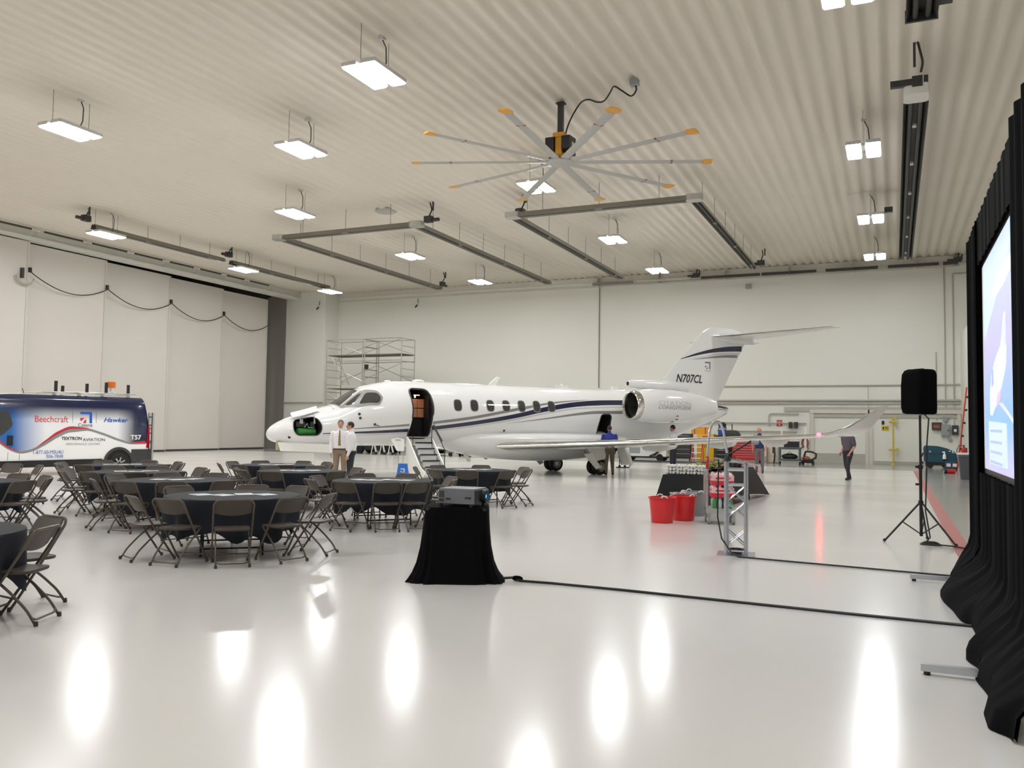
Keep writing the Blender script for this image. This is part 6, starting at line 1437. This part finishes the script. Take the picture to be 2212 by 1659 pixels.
fc_ = thing('hose_reel_bag', 'black hose nozzle hung beside the grey service cart', 'hose', (-5.75, 46.6, 0)); MB().tube([(-.7, .9, 1.2), (-.35, .3, 1.25), (0, 0, 1.0), (.05, 0, .5), (0, .02, .03)], .04, 6).build('hose', m_black, fc_); MB().box((0, 0, .75), (.14, .1, .35)).build('nozzle', m_darkgrey, fc_)
cq = thing('hose_coil', 'orange brown hose coil hanging on the wall beside the double door', 'hose', (-4.58, YB - .03, 1.1))
for k in range(3): MB().tube([((.12 + .03 * k) * math.cos(a), -.03 * k, (.24 + .02 * k) * math.sin(a)) for a in np.linspace(0, 2 * PI, 19)[:-1]], .028, 6, closed=True).build('loop', m_brick, cq)
MB().tube([(.13, -.02, -.1), (.17, -.05, -.35), (.1, -.05, -.5)], .02, 6).build('loose_end', m_brick, cq)
vc = thing('vacuum', 'low black shop vacuum with looped hose beside the double door', 'vacuum', (-4.05, 47.0, 0))
MB().rbox((-.05, 0, .16), (.62, .4, .14), .08).build('base', m_black, vc); MB().ball((-.12, 0, .32), [.2, .18, .14], 12, 8).build('motor_head', m_brick, vc)
MB().tube([(-.25, 0, .35), (-.15, -.05, .68), (.15, -.05, .68), (.38, -.05, .58), (.36, -.05, .38), (.15, -.05, .26), (-.2, -.1, .2)], .05, 8).build('hose', m_black, vc)
for x in (-.28, .22):
    for y in (-.16, .16): MB().cyl((x, y - .03, .06), (x, y + .03, .06), .06, 10).build('caster', m_black_rubber, vc)
# kit seen under the aircraft
tq = thing('jack_stand', 'white trestle jack frame seen beneath the aircraft belly', 'jack', (-28.05, 43.6, 0))
for x in (-.6, 0, .6):
    MB().cyl((x - .18, 0, .02), (x, 0, .8), .03, 6).build('leg', m_white, tq); MB().cyl((x + .18, 0, .02), (x, 0, .8), .03, 6).build('leg', m_white, tq); MB().cyl((x, .4, .02), (x, 0, .8), .03, 6).build('leg', m_white, tq)
MB().box((0, 0, .84), (1.5, .12, .1)).build('beam', m_white, tq)
for x in (-.6, 0, .6): MB().cyl((x + .18, -.04, .08), (x + .18, .04, .08), .08, 12).build('caster', m_black_rubber, tq)
dk = thing('tow_tractor', 'low black tow tractor in shadow under the aircraft belly', 'tractor', (-29.6, 45.4, 0)); MB().rbox((0, 0, .42), (2.6, 1.3, .4), .1).build('chassis', m_black, dk); MB().box((.6, 0, .72), (.7, .9, .3)).build('seat_box', m_darkgrey, dk)
for x in (-.9, .9):
    for y in (-.62, .62): MB().cyl((x, y - .12, .32), (x, y + .12, .32), .32, 18).build('wheel', m_tyre, dk)
dk2 = thing('tow_tractor', 'second low black tow tractor nearer the airstair under the belly', 'tractor', (-26.9, 47.2, 0)); MB().rbox((0, 0, .42), (1.8, 1.2, .4), .1).build('chassis', m_black, dk2); MB().box((.3, 0, .7), (.6, .8, .3)).build('seat_box', m_darkgrey, dk2)
for x in (-.6, .6):
    for y in (-.58, .58): MB().cyl((x, y - .1, .3), (x, y + .1, .3), .3, 16).build('wheel', m_tyre, dk2)
tw = thing('tow_bar', 'white tow bar dolly lying behind the airstair under the cabin', 'tow bar', (-24.1, 44.0, 0)); MB().cyl((-.9, 0, .5), (.85, 0, .42), .07, 8).build('bar', m_white, tw); MB().tube(arc([(-.8, 0, .46), (-.6, 0, .12), (.8, 0, .12), (.8, 0, .4)], .1), .03, 6).build('frame', m_white, tw)
for x in (-.4, .5): MB().cyl((x, -.06, .12), (x, .06, .12), .12, 12).build('wheel', m_tyre, tw)
rl = thing('cable_reel', 'dark floor cable reel with rings under the cabin', 'reel', (-22.65, 44.0, 0)); MB().lathe([(.16, -.35), (.16, -.3), (.1, -.28), (.1, .28), (.16, .3), (.16, .35)], 16, (0, 0, .16), 'x').build('reel', m_black, rl)
for x in (-.15, 0, .15): MB().lathe([(.13, -.04), (.14, 0), (.13, .04)], 14, (x, 0, .16), 'x', caps=False).build('winding', m_darkgrey, rl)
# floor scrubber corner
fs = thing('floor_scrubber', 'teal ride floor scrubber parked by the switch boxes', 'floor scrubber', (2.1, 47.5, 0))
pf = [(-.72, .30), (-.74, 1.02), (-.68, 1.12), (-.1, 1.1), (.3, 1.0), (.66, .82), (.74, .66), (.72, .3)]
MB().extrude([(x, -.4, z) for x, z in rounded(pf, .08)], (0, .8, 0)).build('tank', m_teal, fs); MB().box((0, 0, .22), (1.3, .7, .16)).build('deck', m_black, fs)
MB().box((-.25, -.405, .72), (.9, .01, .012)).build('tank_seam', m_black, fs); MB().ball((-.45, -.405, .82), [.06, .01, .05], 10, 6).build('badge', m_grey_plastic, fs)
for x, r in ((-.45, .14), (.25, .2)):
    for y in (-.33, .33): MB().cyl((x, y - .05, r), (x, y + .05, r), r, 16).build('wheel', m_black_rubber, fs)
MB().tube([(-.74, -.3, .3), (-.9, -.3, .12), (-.9, .3, .12), (-.74, .3, .3)], .04, 6).build('squeegee', m_black, fs); MB().tube([(-.76, -.2, .75), (-.86, -.25, .5), (-.82, -.25, .2)], .04, 6).build('drain_hose', m_black, fs)
MB().rbox((.62, 0, .40), (.3, .7, .3), .05).build('front_cover', m_teal, fs)
for x, z, w_, h in ((.42, .86, .09, .04), (.55, .84, .06, .06), (.58, .78, .14, .02)): MB().box((x, -.41, z), (w_, .02, h)).build('control_label', m_white, fs)
sb_ = thing('spray_bottle', 'white spray bottle held on the side of the floor scrubber', 'bottle', (2.28, 47.0, .47)); MB().lathe([(.08, 0), (.085, .02), (.07, .2), (.03, .26), (.03, .3), (0, .3)], 12).build('bottle', m_white_plastic, sb_); MB().box((-.03, 0, .34), (.12, .05, .07)).build('trigger', m_white_plastic, sb_)
MB().box((0, .04, -.02), (.2, .12, .04)).build('holder', m_black, sb_)
bk_ = thing('blue_bucket', 'dark blue wheeled bucket with two white labels before the scrubber', 'bucket', (2.42, 44.2, 0)); MB().rbox((0, 0, .26), (.5, .4, .34), .05).build('body', mat('bucket_navy', (44, 58, 92), .5), bk_)
for x in (-.12, .13): MB().box((x, -.205, .28), (.17, .01, .15)).build('paper_label', m_paper, bk_)
for x in (-.2, .2): MB().cyl((x - .02, 0, .06), (x + .02, 0, .06), .06, 10).build('caster', m_black_rubber, bk_)
MB().box((0, 0, .09), (.42, .3, .04)).build('base', m_black, bk_)
rc = thing('fuel_can', 'small red container with black cap lying on the grey floor', 'container', (2.2, 41.3, 0), .1); MB().cyl((-.1, 0, .095), (.2, 0, .095), .095, 14).build('can', m_red_tool, rc); MB().cyl((-.22, 0, .08), (-.1, 0, .09), .08, 14).build('cap', m_black, rc); MB().cyl((-.235, 0, .08), (-.22, 0, .08), .035, 10).build('cap_disc', m_white, rc)
gb = thing('grey_bin', 'large dark grey lidded bin standing beside the drape edge', 'bin', (2.62, 36.3, 0)); MB().loft([[(x * k, y * k, z) for x, y in rounded([(-.4, -.36), (.4, -.36), (.4, .36), (-.4, .36)], .06)] for k, z in ((.82, .0), (1.0, .84), (1.04, .85), (1.04, .92), (.96, .98))]).build('body', mat('bin_grey', (84, 84, 92), .55), gb); MB().rbox((0, 0, .965), (.84, .76, .06), .06).build('lid', m_white, gb); MB().box((-.02, -.375, .72), (.06, .03, .16)).build('latch', m_black, gb)
op = thing('orange_pole', 'tall thin orange red pole with clips leaning against the partition', 'pole', (2.86, 46.0, 0)); MB().tube([(-.08, 0, 0), (.36, 0, 3.95)], .035, 8).build('pole', m_orange, op)
for k in range(5): MB().box((.02 + .08 * k + .05, -.03, 1.0 + .62 * k), (.12, .06, .1)).build('clip', m_darkgrey, op)
fx = thing('fire_extinguisher', 'red fire extinguisher hung under the orange pole at the partition', 'extinguisher', (3.05, 45.8, .55)); MB().lathe([(.0, 0), (.11, .02), (.12, .05), (.12, .42), (.06, .5), (.04, .56), (0, .56)], 16).build('cylinder', m_red_tool, fx); MB().box((0, 0, .6), (.05, .14, .08)).build('valve', m_black, fx); MB().tube([(-.03, 0, .6), (-.2, 0, .62), (-.3, 0, .4), (-.28, 0, .2)], .015, 6).build('hose', m_black, fx)
MB().box((.1, .12, .3), (.1, .1, .4)).build('bracket', m_darkgrey, fx)
gbx = tag(MB().rbox((2.98, 46.5, .27), (.3, .4, .54), .03).build('kick_box', m_white), 'low white box on the floor under the fire extinguisher', 'box')
